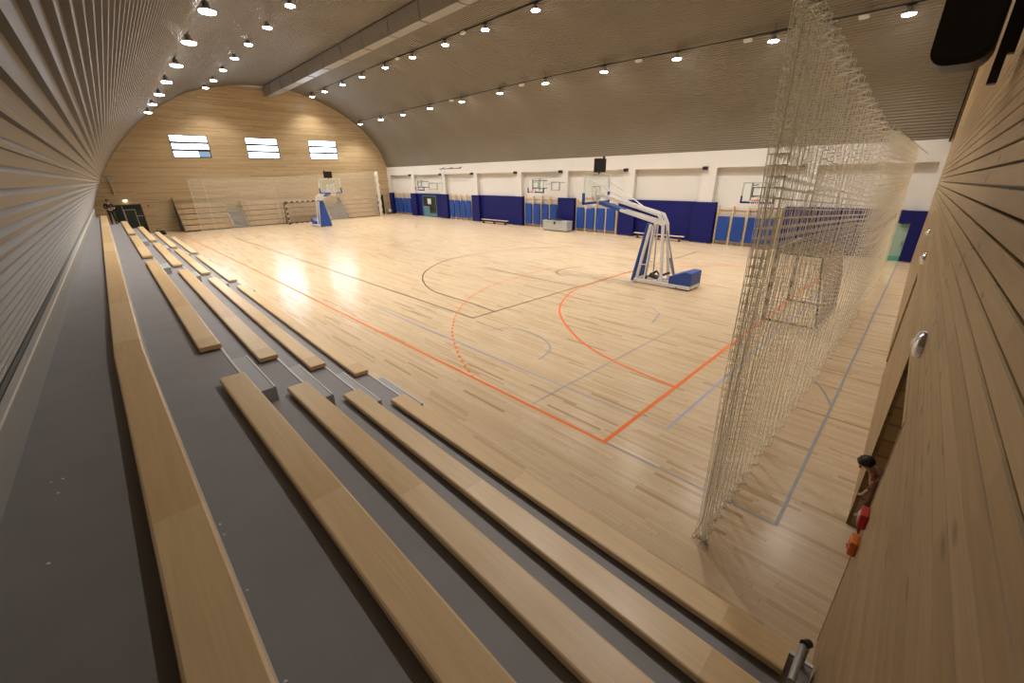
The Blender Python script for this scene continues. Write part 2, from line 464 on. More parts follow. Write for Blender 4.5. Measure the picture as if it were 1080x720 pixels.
f = MB(); f.box(-h, h, -.05, .15, 2.05, 2.12); f.box(-h, -h + .05, -.05, .15, 0, 2.05); f.box(h - .05, h, -.05, .15, 0, 2.05); f.build('door_frame', M['darkgrey'], d)
f = MB(); f.box(-h + .05, h - .05, .04, .09, 0, 2.05); f.build('door_leaf', M['black'], d)
f = MB(); f.box(-h + .1, -h + .13, -.03, .04, .95, 1.1); f.build('door_handle', M['grey'], d)

# small fixtures on the far gable
t = thing('wall_lamp', 'small lit wall lamp above the dark glazed doorway', 'lamp', (-2.48, 43.06, 2.65))
b = MB(); b.lathe([(.10, .0), (.13, .03), (.13, .06), (.08, .09)], 20, (0, -.08, -.045)); b.build('lamp_body', M['white'], t)
b = MB(); b.lathe([(.11, -.03), (.13, .0)], 20, (0, -.08, -.05)); b.build('diffuser', M['walllamp'], t)
t = thing('conduit', 'thin grey pipe on the far gable at the vault foot', 'pipe', (-2.98, 42.98, 3.05))
b = MB(); b.path([(0, 0, 0), (.02, 0, 1.35)], .05, 8); b.build('pipe', M['grey'], t)
b = MB(); b.box(-.09, .13, -.07, .02, 1.0, 1.3); b.build('junction_box', M['grey'], t)
t = thing('alarm_button', 'tiny red alarm button on boards right of the dark doorway', 'alarm', (-1.16, 43.05, 2.12))
b = MB(); b.box(-.06, .06, -.05, .02, -.06, .06); b.build('housing', M['redpaint'], t, .01)
b = MB(); b.lathe([(.03, 0), (.03, .02), (.01, .025)], 12); b.build('button', M['black'], t, rot=(PI / 2, 0, 0), loc=(0, -.05, 0))

# --------------------------------------------------------- white side wall
wall_right = MB()
wall_right.box(WX + .32, WX + .6, -5.2, 43.3, 0, 5.4)
wall_right.box(WX, WX + .6, -5.2, 43.3, 4.12, 4.97)          # edge beam
wall_right = struct(wall_right.build('wall_right', M['white']))
PIL = [42.85, 37.95, 32.45, 27.62, 22.1, 17.42, 12.02, 7.0, 2.3, -2.6]
for y in PIL:
    b = MB(); b.box(WX, WX + .34, y - .38, y + .38, 0, 4.12); b.build('pilaster', M['white'], wall_right)
for i, y in enumerate(PIL[1:9]):
    t = thing('fixture_box', 'small dark grey box on the white pilaster, %s from the far gable' % ORD[i], 'fixture', (WX, y + .22, 4.1), 0, 'dark boxes at pilaster tops')
    b = MB(); b.box(-.2, 0, -.13, .13, -.09, .09); b.build('housing', M['darkgrey'], t, .02)
    b = MB(); b.box(-.215, -.195, -.09, .09, -.06, .06); b.build('front_grille', M['black'], t)

def pad_bank(y0, y1, label, recess=(), door=None, top=2.3):
    """padding in upholstered panels; recess = list of (ya,yb) that stand back between pilasters"""
    t = thing('wall_pad', label, 'wall pad', (WX, (y0 + y1) / 2, .04))
    yc = (y0 + y1) / 2
    cuts = sorted(set([y0, y1] + [v for r in recess for v in r] + ([door[0], door[1]] if door else [])))
    for a, b in zip(cuts, cuts[1:]):
        mid = (a + b) / 2
        inr = any(r[0] < mid < r[1] for r in recess)
        x = .2 if inr else -.07
        z0 = 0.0
        if door and door[0] < mid < door[1]: z0 = door[2]
        p = MB(); p.box(x, x + .08, a - yc, b - yc, z0, top - .04)
        if not inr:
            if a == cuts[0] or any(abs(r[1] - a) < .01 for r in recess): p.box(x + .02, x + .3, a - yc, a - yc + .07, z0, top - .04)
            if b == cuts[-1] or any(abs(r[0] - b) < .01 for r in recess): p.box(x + .02, x + .3, b - yc - .07, b - yc, z0, top - .04)
        p.build('panel', M['pad'], t, .015)
    return t
pad_bank(42.3, 43.0, 'narrow navy wall pad in the far corner beside the gable')
pad_bank(31.85, 38.45, 'navy wall padding around the dark glazed doorway', [(33.0, 37.4)], (34.1, 36.6, 2.08))
pad_bank(21.6, 28.05, 'wide navy wall padding behind the farther low bench', [(22.7, 27.0)])
pad_bank(16.35, 17.85, 'single navy pilaster pad behind the grey chest')
pad_bank(6.35, 12.6, 'wide navy wall padding behind the portable hoop with blue weight box', [(7.6, 11.4)])
pad_bank(-2.5, 2.9, 'navy wall padding around the pale green door at the near corner', [(-1.6, 1.8)], (-1.95, -1.2, 1.62), 2.2)

# doors in the side wall
d = bpy.data.objects.new('door_3', None); C.objects.link(d); struct(d); d.location = (WX + .2, 35.35, 0)
f = MB(); f.box(0, .14, -1.25, 1.25, 2.02, 2.08); f.box(0, .14, -1.25, -1.17, 0, 2.02); f.box(0, .14, 1.17, 1.25, 0, 2.02); f.build('door_frame', M['doorblue'], d)
f = MB(); f.box(.07, .1, -1.17, .1, 0, 2.02); f.build('door_leaf', M['greendark'], d)
f = MB(); f.box(.04, .09, .1, 1.17, 0, .95); f.box(.04, .09, .1, 1.17, .95, 1.02, 1); f.build('door_panel', [M['doorblue'], M['alu']], d)
f = MB(); f.box(.06, .1, .1, 1.17, 1.02, 2.02); f.build('pane', M['greendark'], d)
f = MB(); f.box(.03, .06, -.25, .35, 1.25, 1.8); f.build('notice', M['paper'], d)
f = MB(); f.box(.03, .07, -1.17, .1, .05, .35); f.build('kick_plate', M['doorblue'], d)
d = bpy.data.objects.new('door_4', None); C.objects.link(d); struct(d); d.location = (WX + .1, -1.58, 0)
f = MB(); f.box(0, .06, -.37, .38, .0, 1.62); f.build('door_leaf', M['doorgreen'], d)
f = MB(); f.box(-.012, .0, -.36, .37, .0, .22); f.build('kick_plate', M['doorgreen2'], d)
f = MB(); f.box(-.06, -.0, -.29, -.25, .78, .92); f.build('door_handle', M['grey'], d)

# wall bars with the mats that hang on them
def wall_bars(y0, y1, which, top, n=4, z0=.22, first_mat=0):
    t = thing('wall_bars', 'light wooden wall bars %s' % which, 'wall bars', (WX + .32, (y0 + y1) / 2, 0))
    yc = (y0 + y1) / 2; L = (y1 - y0)
    for k in range(n + 1):
        y = -L / 2 + L * k / n
        p = MB(); p.box(-.16, 0, y - .045, y + .045, 0, top + .12); p.build('post', M['rail_wood'], t)
    nz = 10
    for k in range(nz):
        z = .18 + (top - .18) * k / (nz - 1)
        p = MB(); p.box(-.12, -.07, -L / 2, L / 2, z - .03, z + .03) if k == nz - 1 else p.path([(-.1, -L / 2, z), (-.1, L / 2, z)], .02, 6)
        p.build('rung', M['rail_wood'], t)
    for k in range(n):
        y = yc + L / 2 - L * (k + .5) / n; w = L / n * .78
        m_ = thing('gym_mat', 'bright blue mat, %s from left, hanging on wall bars %s' % (ORD[k], which), 'mat', (WX + .1, y, z0), 0, 'blue mats on the wall bars')
        H = top - .42 - z0
        p = MB(); p.box(-.05, .04, -w / 2, w / 2, 0, H); p.build('mat_body', M['mat'], m_, .02)
        for zz in (.08, H - .08):
            p = MB(); p.box(-.056, -.048, -w * .2, w * .2, zz - .02, zz + .02); p.build('strap', M['mattrim'], m_)
wall_bars(38.65, 42.1, 'in the far corner', 2.18)
wall_bars(28.3, 31.7, 'right of the glazed doorway', 2.2)
wall_bars(17.95, 21.45, 'left of the grey chest', 2.2)
wall_bars(12.85, 16.25, 'right of the grey chest', 2.1)
wall_bars(3.1, 6.25, 'beside the white cord net', 1.98)

# low gym benches and the grey chest
def gym_bench(loc, L, label):
    t = thing('gym_bench', label, 'bench', loc)
    p = MB(); p.box(-.13, .13, -L / 2, L / 2, .30, .34); p.build('seat', M['rail_wood'], t, .008)
    for k in (-.42, 0, .42):
        p = MB(); p.box(-.12, .12, k * L - .03, k * L + .03, 0, .3); p.build('leg', M['darkgrey'], t)
    p = MB(); p.box(-.02, .02, -L * .45, L * .45, .10, .15); p.build('stretcher', M['rail_wood'], t)
gym_bench((20.2, 24.6, 0), 3.3, 'low wooden gym bench before the farther wide navy padding')
gym_bench((20.2, 9.4, 0), 3.3, 'low wooden gym bench behind the near portable hoop')
t = thing('equipment_chest', 'grey chest against the single navy pilaster pad', 'chest', (19.85, 17.25, 0))
p = MB(); p.box(-.32, .32, -1.15, 1.15, .06, .66); p.build('body', M['chest'], t, .02)
p = MB(); p.box(-.34, .34, -1.17, 1.17, .66, .74); p.build('lid', M['chest'], t, .015)
p = MB(); p.box(-.345, -.32, -.08, .08, .5, .68); p.build('latch', M['black'], t)
for a in (-1, 1):
    for b_ in (-.25, .25):
        p = MB(); p.lathe([(.03, 0), (.03, .06)], 10, (b_, a * 1.0, 0)); p.build('foot', M['black'], t)
t = thing('folded_jacket', 'small dark jacket lying on the grey chest', 'jacket', (19.85, 17.35, .775))
p = MB(); n = 10
vs = [(-.2 + .4 * i / n, -.55 + 1.0 * j / n, .03 + .09 * math.exp(-((i - 5) ** 2 + (j - 5) ** 2) / 18) + .015 * math.sin(i * 1.7 + j)) for j in range(n + 1) for i in range(n + 1)]
p.add(vs, [(j * (n + 1) + i, j * (n + 1) + i + 1, (j + 1) * (n + 1) + i + 1, (j + 1) * (n + 1) + i) for j in range(n) for i in range(n)], 0, True)
o = p.build('jacket_body', M['blackcloth'], t); s_ = o.modifiers.new('solid', 'SOLIDIFY'); s_.thickness = .03; s_.offset = -1
p = MB(); p.path([(-.1, .35, .05), (-.25, .5, .035), (-.28, .62, .03)], [.05, .045, .04], 8); p.build('sleeve', M['blackcloth'], t)

# ball cart in the far corner
t = thing('ball_cart', 'low dark cart in the far corner by the narrow pad', 'cart', (20.0, 42.25, 0))
p = MB(); p.box(-.3, .3, -.25, .25, .1, .16)
for a in (-.28, .28):
    for b_ in (-.23, .23): p.box(a - .015, a + .015, b_ - .015, b_ + .015, .16, .5)
p.box(-.3, .3, -.25, -.22, .47, .5); p.box(-.3, .3, .22, .25, .47, .5); p.box(-.3, -.27, -.25, .25, .47, .5); p.box(.27, .3, -.25, .25, .47, .5)
p.build('frame', M['darkgrey'], t)
for a in (-.24, .24):
    for b_ in (-.2, .2):
        p = MB(); p.lathe([(.05, -.02), (.05, .02)], 12); p.build('wheel', M['black'], t, loc=(a, b_, .05), rot=(0, PI / 2, 0))
bm = bmesh.new(); bmesh.ops.create_uvsphere(bm, u_segments=20, v_segments=12, radius=.2)
me = bpy.data.meshes.new('ball'); bm.to_mesh(me); bm.free(); me.materials.append(M['chipw'])
for q in me.polygons: q.use_smooth = True
o = bpy.data.objects.new('ball', me); C.objects.link(o); o.location = (20.0, 42.25, .361); tag(o, 'white ball lying in the dark cart', 'ball')

# rope rail high on the white wall
t = thing('rope_rail', 'thin dark rail with hanging ropes high on the far white wall', 'rail', (WX - .45, 30.5, 4.58))
p = MB(); p.path([(0, -1.6, 0), (0, 1.7, 0)], .03, 8); p.build('rail', M['darkgrey'], t)
for y in (-1.2, .2, 1.5):
    p = MB(); p.bar((0, y, 0), (.46, y, .12), .04); p.build('bracket', M['darkgrey'], t)
for y in (1.45, .9):
    p = MB(); p.path([(0, y, 0), (0, y - .05, -2.0)], .02, 6); p.build('rope', M['grey'], t)

# ------------------------------------------------- hoops hanging on the wall
def hoop_net(parent, r=.22, drop=.4, cz=0.0, cx=0, cy=0):
    nb = MB(); n = 12
    for k in range(n):
        for sgn in (1, -1):
            pts = []
            for i in range(7):
                t_ = i / 6; rr = r * (1 - .45 * t_); a = 2 * PI * (k / n) + sgn * t_ * 2 * PI / n * 1.5
                pts.append((cx + rr * math.cos(a), cy + rr * math.sin(a), cz - drop * t_))
            nb.path(pts, .006, 4)
    return nb.build('basket_net', M['whitemetal'], parent)
def rim(parent, c, toward, m):
    rb = MB(); x, y, z = c
    rb.path([(x + .22 * math.cos(2 * PI * i / 28), y + .22 * math.sin(2 * PI * i / 28), z) for i in range(28)], .013, 8, closed=True)
    dx, dy = toward
    rb.box(*sorted((x + dx * .22 - abs(dy) * .06, x + dx * .38 + abs(dy) * .06)), *sorted((y + dy * .22 - abs(dx) * .06, y + dy * .38 + abs(dx) * .06)), z - .05, z + .02)
    rb.build('rim', m, parent)
    hoop_net(parent, .215, .4, z, x, y)
def wall_hoop(yc, zb, H, W, x, fr, label, rimm):
    """board facing the court, folding frame to its right (towards -y)"""
    t = thing('wall_hoop', label, 'basketball hoop', (x, yc, zb))
    p = MB(); p.box(-.015, .015, -W / 2, W / 2, 0, H); p.build('backboard', M['board'], t)
    p = MB(); e = .035
    p.box(-.02, .02, -W / 2, W / 2, H - e, H); p.box(-.02, .02, -W / 2, -W / 2 + e, 0, H); p.box(-.02, .02, W / 2 - e, W / 2, 0, H)
    p.build('board_frame', M['grey'], t)
    p = MB(); s = .3
    p.box(-.022, -.015, -s, s, H * .3, H * .3 + .04); p.box(-.022, -.015, -s, s, H * .72, H * .72 + .04); p.box(-.022, -.015, -s, -s + .05, H * .3, H * .72); p.box(-.022, -.015, s - .05, s, H * .3, H * .72)
    p.build('target_square', M['darkgrey'], t)
    p = MB(); p.box(-.035, .035, -W / 2 - .02, W / 2 + .02, -.06, .03); p.box(-.035, .035, -W / 2 - .02, -W / 2 + .05, -.06, .3); p.box(-.035, .035, W / 2 - .05, W / 2 + .02, -.06, .3)
    p.build('board_pad', M['pad'], t)
    rim(t, (-.4, 0, .12), (1, 0), rimm)
    p = MB(); d_ = WX - x
    for zz in (.25, H - .15):
        for yy in (-.35, .35): p.bar((.02, yy, zz), (d_, yy, zz), .06)
    p.bar((.05, -.35, .1), (.05, -.35, H), .06); p.bar((.05, .35, .1), (.05, .35, H), .06)
    p.build('support_arm', M['darkgrey'], t)
    y0, y1, z0, z1 = fr
    p = MB()
    for a in (y0, y1): p.bar((.25, a - yc, z0 - zb), (.25, a - yc, z1 - zb), .07)
    for zz in (z0, z1): p.bar((.25, y0 - yc, zz - zb), (.25, y1 - yc, zz - zb), .07)
    for a in (y0, y1): p.bar((.25, a - yc, z1 - zb - .05), (d_, a - yc, z1 - zb - .05), .05)
    p.bar((.2, -W / 2, H * .6), (.2, y1 - yc, H * .6), .035)
    p.build('folding_frame', M['grey'], t)
wall_hoop(35.2, 2.68, .95, 1.5, 19.75, (32.5, 33.9, 2.75, 3.35), 'wall mounted hoop above the glazed doorway', M['redpaint'])
wall_hoop(19.35, 2.7, .95, 1.6, 19.75, (17.25, 18.0, 2.85, 3.4), 'wall mounted hoop above the bars left of the grey chest', M['redpaint'])
wall_hoop(4.0, 2.42, .95, 1.55, 19.6, (.72, 1.96, 2.15, 3.0), 'wall mounted hoop above the bars beside the cord net', M['redpaint'])

# ----------------------------------------------------------- portable hoops
def portable_hoop(label):
    t = thing('portable_hoop', label, 'basketball hoop')
    p = MB()                                               # base frame, front at y=.25, rear at y=-2
    for sx in (-1, 1):
        p.bar((sx * .42, .22, .10), (sx * .42, -2.0, .10), .10, .12)
    for y in (.18, -.6, -1.25, -1.95): p.bar((-.42, y, .10), (.42, y, .10), .10, .12)
    p.box(-.4, .4, -1.95, -1.2, .05, .12)
    p.build('base_frame', M['whitemetal'], t, .01)
    for sx in (-1, 1):
        for y in (.1, -1.9):
            w = MB(); w.lathe([(.05, -.025), (.05, .025)], 14); w.build('wheel', M['black'], t, loc=(sx * .34, y, .05), rot=(0, PI / 2, 0))
    p = MB(); p.box(-.47, .47, -1.55, -1.5, .03, .09); p.build('stabiliser_plate', M['black'], t)
    # weight box
    p = MB(); p.prism([(-1.2, .16), (-2.0, .16), (-2.0, .62), (-1.75, .64), (-1.2, .42)], 'x', -.42, .42); p.build('weight_box', M['hoopblue'], t, .04)
    # front pad leaning back, wide at the foot
    b0 = [(-.5, .30, .06), (.5, .30, .06), (.5, .18, .06), (-.5, .18, .06)]
    t0 = [(-.15, .04, 2.18), (.15, .04, 2.18), (.15, -.06, 2.18), (-.15, -.06, 2.18)]
    p = MB(); p.hexa(b0, t0); p.build('front_pad', M['hoopblue'], t, .03)
    for sx in (-1, 1):
        p = MB(); p.bar((sx * .36, .12, .15), (sx * .16, -.15, 2.15), .10, .09); p.bar((sx * .36, -.2, .16), (sx * .17, -.25, 2.1), .05, .05)
        p.bar((sx * .36, .06, .7), (sx * .33, -.2, .7), .04, .04); p.build('front_upright', M['whitemetal'], t, .01)
        p = MB(); p.bar((sx * .3, -.85, .16), (sx * .17, -.62, 2.2), .10, .09); p.build('rear_upright', M['whitemetal'], t, .01)
    p = MB(); p.path([(0, -1.2, .42), (0, -.72, 1.95)], .025, 8); p.path([(0, -1.15, .4), (0, -.95, 1.0)], .04, 8); p.build('lift_cylinder', M['grey'], t)
    p = MB(); p.path([(0, -.2, .2), (.1, -.45, .42), (-.1, -.7, .3), (.05, -1.0, .45)], .045, 8); p.path([(-.1, -.3, .3), (-.1, -.6, .22)], .09, 10); p.build('winch', M['darkgrey'], t)
    # parallelogram arms
    for sx in (-1, 1):
        p = MB()
        p.bar((sx * .17, -.62, 2.18), (sx * .13, 1.2, 2.60), .09, .11); p.build('lower_arm', M['whitemetal'], t, .012)
        p = MB()
        p.bar((sx * .17, -.62, 2.18), (sx * .17, -.42, 2.52), .09, .11)
        p.bar((sx * .17, -.45, 2.50), (sx * .13, 1.95, 3.08), .08, .10); p.build('upper_arm', M['whitemetal'], t, .012)
    p = MB(); p.bar((0, 1.1, 2.575), (0, 2.2, 2.84), .34, .14); p.build('arm_pad', M['hoopblue'], t, .03)
    p = MB(); p.bar((-.2, .2, 2.37), (.2, .2, 2.37), .07); p.bar((-.2, -.3, 2.53), (.2, -.3, 2.53), .07); p.bar((-.18, 1.2, 2.88), (.18, 1.2, 2.88), .07); p.build('cross_bar', M['whitemetal'], t)
    # board
    Y = 2.42; Z0, Z1 = 2.86, 3.9; W = .88
    p = MB(); p.box(-W, W, Y - .012, Y + .012, Z0, Z1); p.build('backboard', M['board'], t)
    p = MB(); e = .045
    p.box(-W, W, Y - .03, Y + .02, Z1 - e, Z1); p.box(-W, W, Y - .03, Y + .02, Z0, Z0 + e); p.box(-W, -W + e, Y - .03, Y + .02, Z0, Z1); p.box(W - e, W, Y - .03, Y + .02, Z0, Z1)
    p.build('board_frame', M['whitemetal'], t)
    p = MB(); s = .29
    p.box(-s, s, Y + .012, Y + .018, Z0 + .15, Z0 + .19); p.box(-s, s, Y + .012, Y + .018, Z0 + .56, Z0 + .60); p.box(-s, -s + .04, Y + .012, Y + .018, Z0 + .15, Z0 + .6); p.box(s - .04, s, Y + .012, Y + .018, Z0 + .15, Z0 + .6)
    p.build('target_square', M['whitemetal'], t)
    p = MB(); p.box(-W - .03, W + .03, Y - .05, Y + .05, Z0 - .07, Z0 + .02); p.box(-W - .03, -W + .05, Y - .05, Y + .05, Z0 - .07, Z0 + .36); p.box(W - .05, W + .03, Y - .05, Y + .05, Z0 - .07, Z0 + .36)
    p.build('board_pad', M['hoopblue'], t, .015)
    p = MB(); p.bar((0, 1.95, 3.08), (0, Y - .03, 3.1), .2, .12); p.bar((0, 2.18, 2.84), (0, Y - .03, 2.95), .2, .1)
    p.bar((-.12, Y - .06, 2.9), (-.12, Y - .06, 3.4), .06); p.bar((.12, Y - .06, 2.9), (.12, Y - .06, 3.4), .06); p.build('board_mount', M['whitemetal'], t)
    for sx in (-1, 1):
        p = MB(); p.path([(sx * .62, Y - .03, 3.72), (sx * .14, .35, 2.72)], .022, 8); p.build('brace_rod', M['whitemetal'], t)
    rim(t, (0, Y + .4, 2.98), (0, -1), M['orange'])
    p = MB(); p.bar((0, Y - .06, 3.9), (0, Y - .06, 4.0), .06); p.box(-.32, .32, Y - .16, Y - .02, 3.96, 4.46); p.build('shot_clock', M['black'], t, .015)
    p = MB(); p.box(.2, .28, Y - .12, Y - .06, 4.46, 4.54); p.build('clock_horn', M['darkgrey'], t)
    return t
near_hoop = portable_hoop('portable hoop with blue weight box nearest the handball goal area')
near_hoop.location = (10.0, 4.75, 0)
far_hoop = copy_tree(near_hoop); far_hoop.location = (9.75, 35.2, 0); far_hoop.rotation_euler = (0, 0, PI)
far_hoop['label'] = 'far portable hoop with blue front pad before the bleachers'

# ------------------------------------------------------------ handball goals
def goal(label, loc, rz, W, H, D, netmat):
    """front opening at y=0 facing +y, depth behind"""
    t = thing('handball_goal', label, 'goal', loc, rz)
    def striped(p0, p1, w, n):
        p = MB(); a, b = Vector(p0), Vector(p1)
        for i in range(n): p.bar(a + (b - a) * (i / n), a + (b - a) * ((i + 1) / n), w, w, i % 2)
        return p
    S = [M['stripeb'], M['stripew']]
    for sx in (-1, 1):
        striped((sx * W / 2, 0, 0), (sx * W / 2, 0, H), .08, 9).build('post', S, t)
        p = striped((sx * W / 2, -.05, .03), (sx * W / 2, -D, .03), .05, 8); p.build('ground_bar', S, t)
        p = MB(); p.bar((sx * W / 2, -.05, H - .03), (sx * W / 2, -D * .8, H - .05), .04); p.bar((sx * W / 2, -D * .8, H - .05), (sx * W / 2, -D, .03), .04); p.build('side_frame', M['stripeb'], t)
    striped((-W / 2 - .04, 0, H + .04), (W / 2 + .04, 0, H + .04), .08, 13).build('crossbar', S, t)
    p = striped((-W / 2, -D, .03), (W / 2, -D, .03), .05, 12); p.build('back_bar', S, t)
    nb = MB(); c = .11
    def sheet(fn, nu, nv):
        o = len(nb.v)
        nb.add([fn(i / nu, j / nv) for j in range(nv + 1) for i in range(nu + 1)], [(j * (nu + 1) + i, j * (nu + 1) + i + 1, (j + 1) * (nu + 1) + i + 1, (j + 1) * (nu + 1) + i) for j in range(nv) for i in range(nu)])
    n_w, n_h, n_d = int(W / c), int(H / c), int(D / c)
    sheet(lambda u, v: (-W / 2 + W * u, -D + (D * .2) * v - .08 * math.sin(PI * v), .03 + (H - .08) * v), n_w, n_h)
    sheet(lambda u, v: (-W / 2 + W * u, -D * .8 * v - .03, H - .03 - .04 * math.sin(PI * v)), n_w, n_d)
    for sx in (-1, 1):
        sheet(lambda u, v: (sx * W / 2, (-D + .2 * D * v) * u - .03, .03 + (H - .08) * v), n_d, n_h)
    o = nb.build('goal_net', netmat, t); w = o.modifiers.new('wire', 'WIREFRAME'); w.thickness = .012; w.use_even_offset = False
    return t
goal('black and white handball goal behind the near cord net', (9.32, -.03, 0), 0, 2.56, 1.92, 1.25, M['goalnet'])
goal('far black and white handball goal before the bleachers', (9.75, 39.75, 0), PI, 3.0, 1.95, .8, M['goalnet'])

# ---------------------------------------------------------------- cord nets
def cord_net(name, label, surf, nu, nv, thick, edges, loc):
    t = thing(name, label, 'net', loc)
    lx, ly, lz = loc
    L = lambda p: (p[0] - lx, p[1] - ly, p[2] - lz)
    nb = MB(); nb.add([L(surf(i / nu, j / nv)) for j in range(nv + 1) for i in range(nu + 1)],
                      [(j * (nu + 1) + i, j * (nu + 1) + i + 1, (j + 1) * (nu + 1) + i + 1, (j + 1) * (nu + 1) + i) for j in range(nv) for i in range(nu)])
    o = nb.build('mesh', M['net'], t); w = o.modifiers.new('wire', 'WIREFRAME'); w.thickness = thick; w.use_even_offset = False
    for nm, f, r in edges:
        e = MB(); e.path([L(f(k / 60)) for k in range(61)], r, 5); e.build(nm, M['net'], t)
    return t
def net_near(u, v):
    # gathered towards its free end, pleated along its length
    g = u ** 1.9
    xb = -.82 + 6.4 * g; xt = -.9 + 6.35 * g
    x = xb + (xt - xb) * v
    amp = (.075 + .05 * g) * (.75 + .35 * v) * min(1, u * 30)
    flare = .0
    if v < .06: flare = (1 - v / .06) * .14 * (1 - min(1, u * 5))
    y = -1.9 + .04 * g + amp * math.sin(u * 2 * PI * 24 + .6 * math.sin(v * 7)) + flare * .6 * math.cos(u * 70)
    x += .04 * math.sin(u * 2 * PI * 48 + v * 3) * min(1, u * 30) + flare * .6 * math.sin(u * 90)
    z = .02 + (4.98 - .60 * g) * v
    return (x, y, z)
cord_net('cord_net', 'tall pleated white cord net hanging behind the near goal', net_near, 140, 62, .0054,
         [('hem_rope', lambda k: net_near(k, 0), .008), ('head_rope', lambda k: net_near(k, 1), .008), ('side_rope', lambda k: net_near(0, k), .005)], (-.82, -1.9, 0))
def net_next(u, v):
    xb = 5.75 + 11.5 * u; xt = 5.95 + 6.6 * u
    x = xb + (xt - xb) * v
    y = -1.86 + .16 * u * (1 - v) + .10 * math.sin(u * 2 * PI * 22 + .5 * math.sin(v * 6)) * (1 - .3 * u)
    return (x, y, .02 + (4.52 - .1 * u) * v)
cord_net('cord_net', 'second white cord net beyond the tall pleated one', net_next, 110, 44, .008,
         [('hem_rope', lambda k: net_next(k, 0), .01), ('head_rope', lambda k: net_next(k, 1), .01), ('side_rope', lambda k: net_next(1, k), .02)], (5.75, -1.86, 0))
def far_net(x0, x1, z0, z1):
    return lambda u, v: (x0 + (x1 - x0) * u, 40.86 + .05 * math.sin(u * (x1 - x0) * 5), .03 + (z0 + (z1 - z0) * u) * v)
def far_edges(f):
    return [('hem_rope', lambda k: f(k, 0), .012), ('head_rope', lambda k: f(k, 1), .012), ('side_rope', lambda k: f(0, k), .02), ('side_rope', lambda k: f(1, k), .02)]
fa = far_net(1.62, 7.85, 3.98, 4.05); fb = far_net(7.95, 17.85, 4.05, 4.45)
cord_net('cord_net', 'far white cord net panel before the left end of bleachers', fa, 62, 40, .021, far_edges(fa) + [('seam_rope', lambda k: fa(.16, k), .018)], (1.62, 40.86, 0))
cord_net('cord_net', 'far white cord net panel before the right end of bleachers', fb, 100, 40, .021, far_edges(fb), (7.95, 40.86, 0))
t = thing('gathered_net', 'white net gathered into a thick column at the far right', 'net', (18.15, 40.86, 0))
p = MB(); p.path([(.03 * math.sin(k * 1.9), .03 * math.cos(k * 1.3), 4.5 * k / 24) for k in range(25)], [.17 + .03 * math.sin(k * 2.3) for k in range(25)], 14)
p.build('net_bundle', M['net'], t)
for z in (1.2, 3.0):
    p = MB(); p.path([(.21 * math.cos(2 * PI * k / 20), .21 * math.sin(2 * PI * k / 20), z) for k in range(20)], .015, 6, closed=True); p.build('tie', M['net'], t)
t = thing('net_cable', 'thin steel cable carrying the near cord nets', 'cable', (-.9, -1.88, 5.0))
p = MB(); p.path([(-3.22, -.02, .36), (0, 0, .06), (6.4, .02, -.53), (6.8, 0, -.39), (13.6, .02, -.49), (21.5, .1, -.57)], .008, 6); p.build('cable', M['grey'], t)
t = thing('net_cable', 'thin steel cable carrying the far cord nets', 'cable', (1.62, 40.86, 4.03))
p = MB(); p.path([(-4.5, 0, .05), (0, 0, .05), (6.3, 0, .12), (16.4, 0, .53), (19, 0, .57)], .008, 6); p.build('cable', M['grey'], t)

# ------------------------------------------------- grandstand on the left side
RISE = .4; Y0 = -3.10; YE = 33.6
TOPS = {1: 1.96, 2: 1.56, 3: 1.16, 4: .76, 5: .36}
BX = {1: (-5.0, -4.72), 2: (-4.17, -3.89), 3: (-3.47, -3.19), 4: (-2.75, -2.48), 5: (-2.0, -1.73)}
def bend(x, y): return x + .0225 * max(0.0, y - 3.5)
stand = thing('grandstand', 'grey stepped grandstand along the left side of the court', 'grandstand', (-3.6, -3.12, 0))
SL = Vector((-3.6, -3.12, 0))
for r in range(1, 6):
    xf = BX[r][1]; xb = BX[r - 1][1] if r > 1 else None
    p = MB()
    ys = [Y0 if r != 5 else Y0, 3.5, YE]
    def xbk(y): return bend(xb, y) - .02 if r > 1 else -4.25 - .034 * (43 - y)
    for a, b in zip(ys, ys[1:]):
        q = [(bend(xf, a), a), (bend(xf, b), b), (xbk(b), b), (xbk(a), a)]
        p.hexa([(x - SL.x, y - SL.y, TOPS[r] - .06) for x, y in q], [(x - SL.x, y - SL.y, TOPS[r]) for x, y in q], 0)
        q = [(bend(xf, a) - .001, a), (bend(xf, b) - .001, b), (bend(xf, b) - .05, b), (bend(xf, a) - .05, a)]
        zb = TOPS[r + 1] if r < 5 else 0.0
        p.hexa([(x - SL.x, y - SL.y, zb) for x, y in q], [(x - SL.x, y - SL.y, TOPS[r] - .06) for x, y in q], 1)
    # end cheeks
    for y in (YE - .05,):
        q = [(bend(xf, y) - .01, y), (bend(xf, y) - .01, y + .05), (xbk(y), y + .05), (xbk(y), y)]
        p.hexa([(x - SL.x, y_ - SL.y, 0) for x, y_ in q], [(x - SL.x, y_ - SL.y, TOPS[r] - .06) for x, y_ in q], 1)
    p.build('tread', [M['tread'], M['riser']], stand)
    p = MB()
    for a, b in zip(ys, ys[1:]):
        p.bar((bend(xf, a) - .012 - SL.x, a - SL.y, TOPS[r] + .004), (bend(xf, b) - .012 - SL.x, b - SL.y, TOPS[r] + .004), .028, .014)
    p.build('nosing', M['nosing'], stand)
AISLES = [(2.86, 4.2), (14.25, 15.15), (22.95, 24.1)]
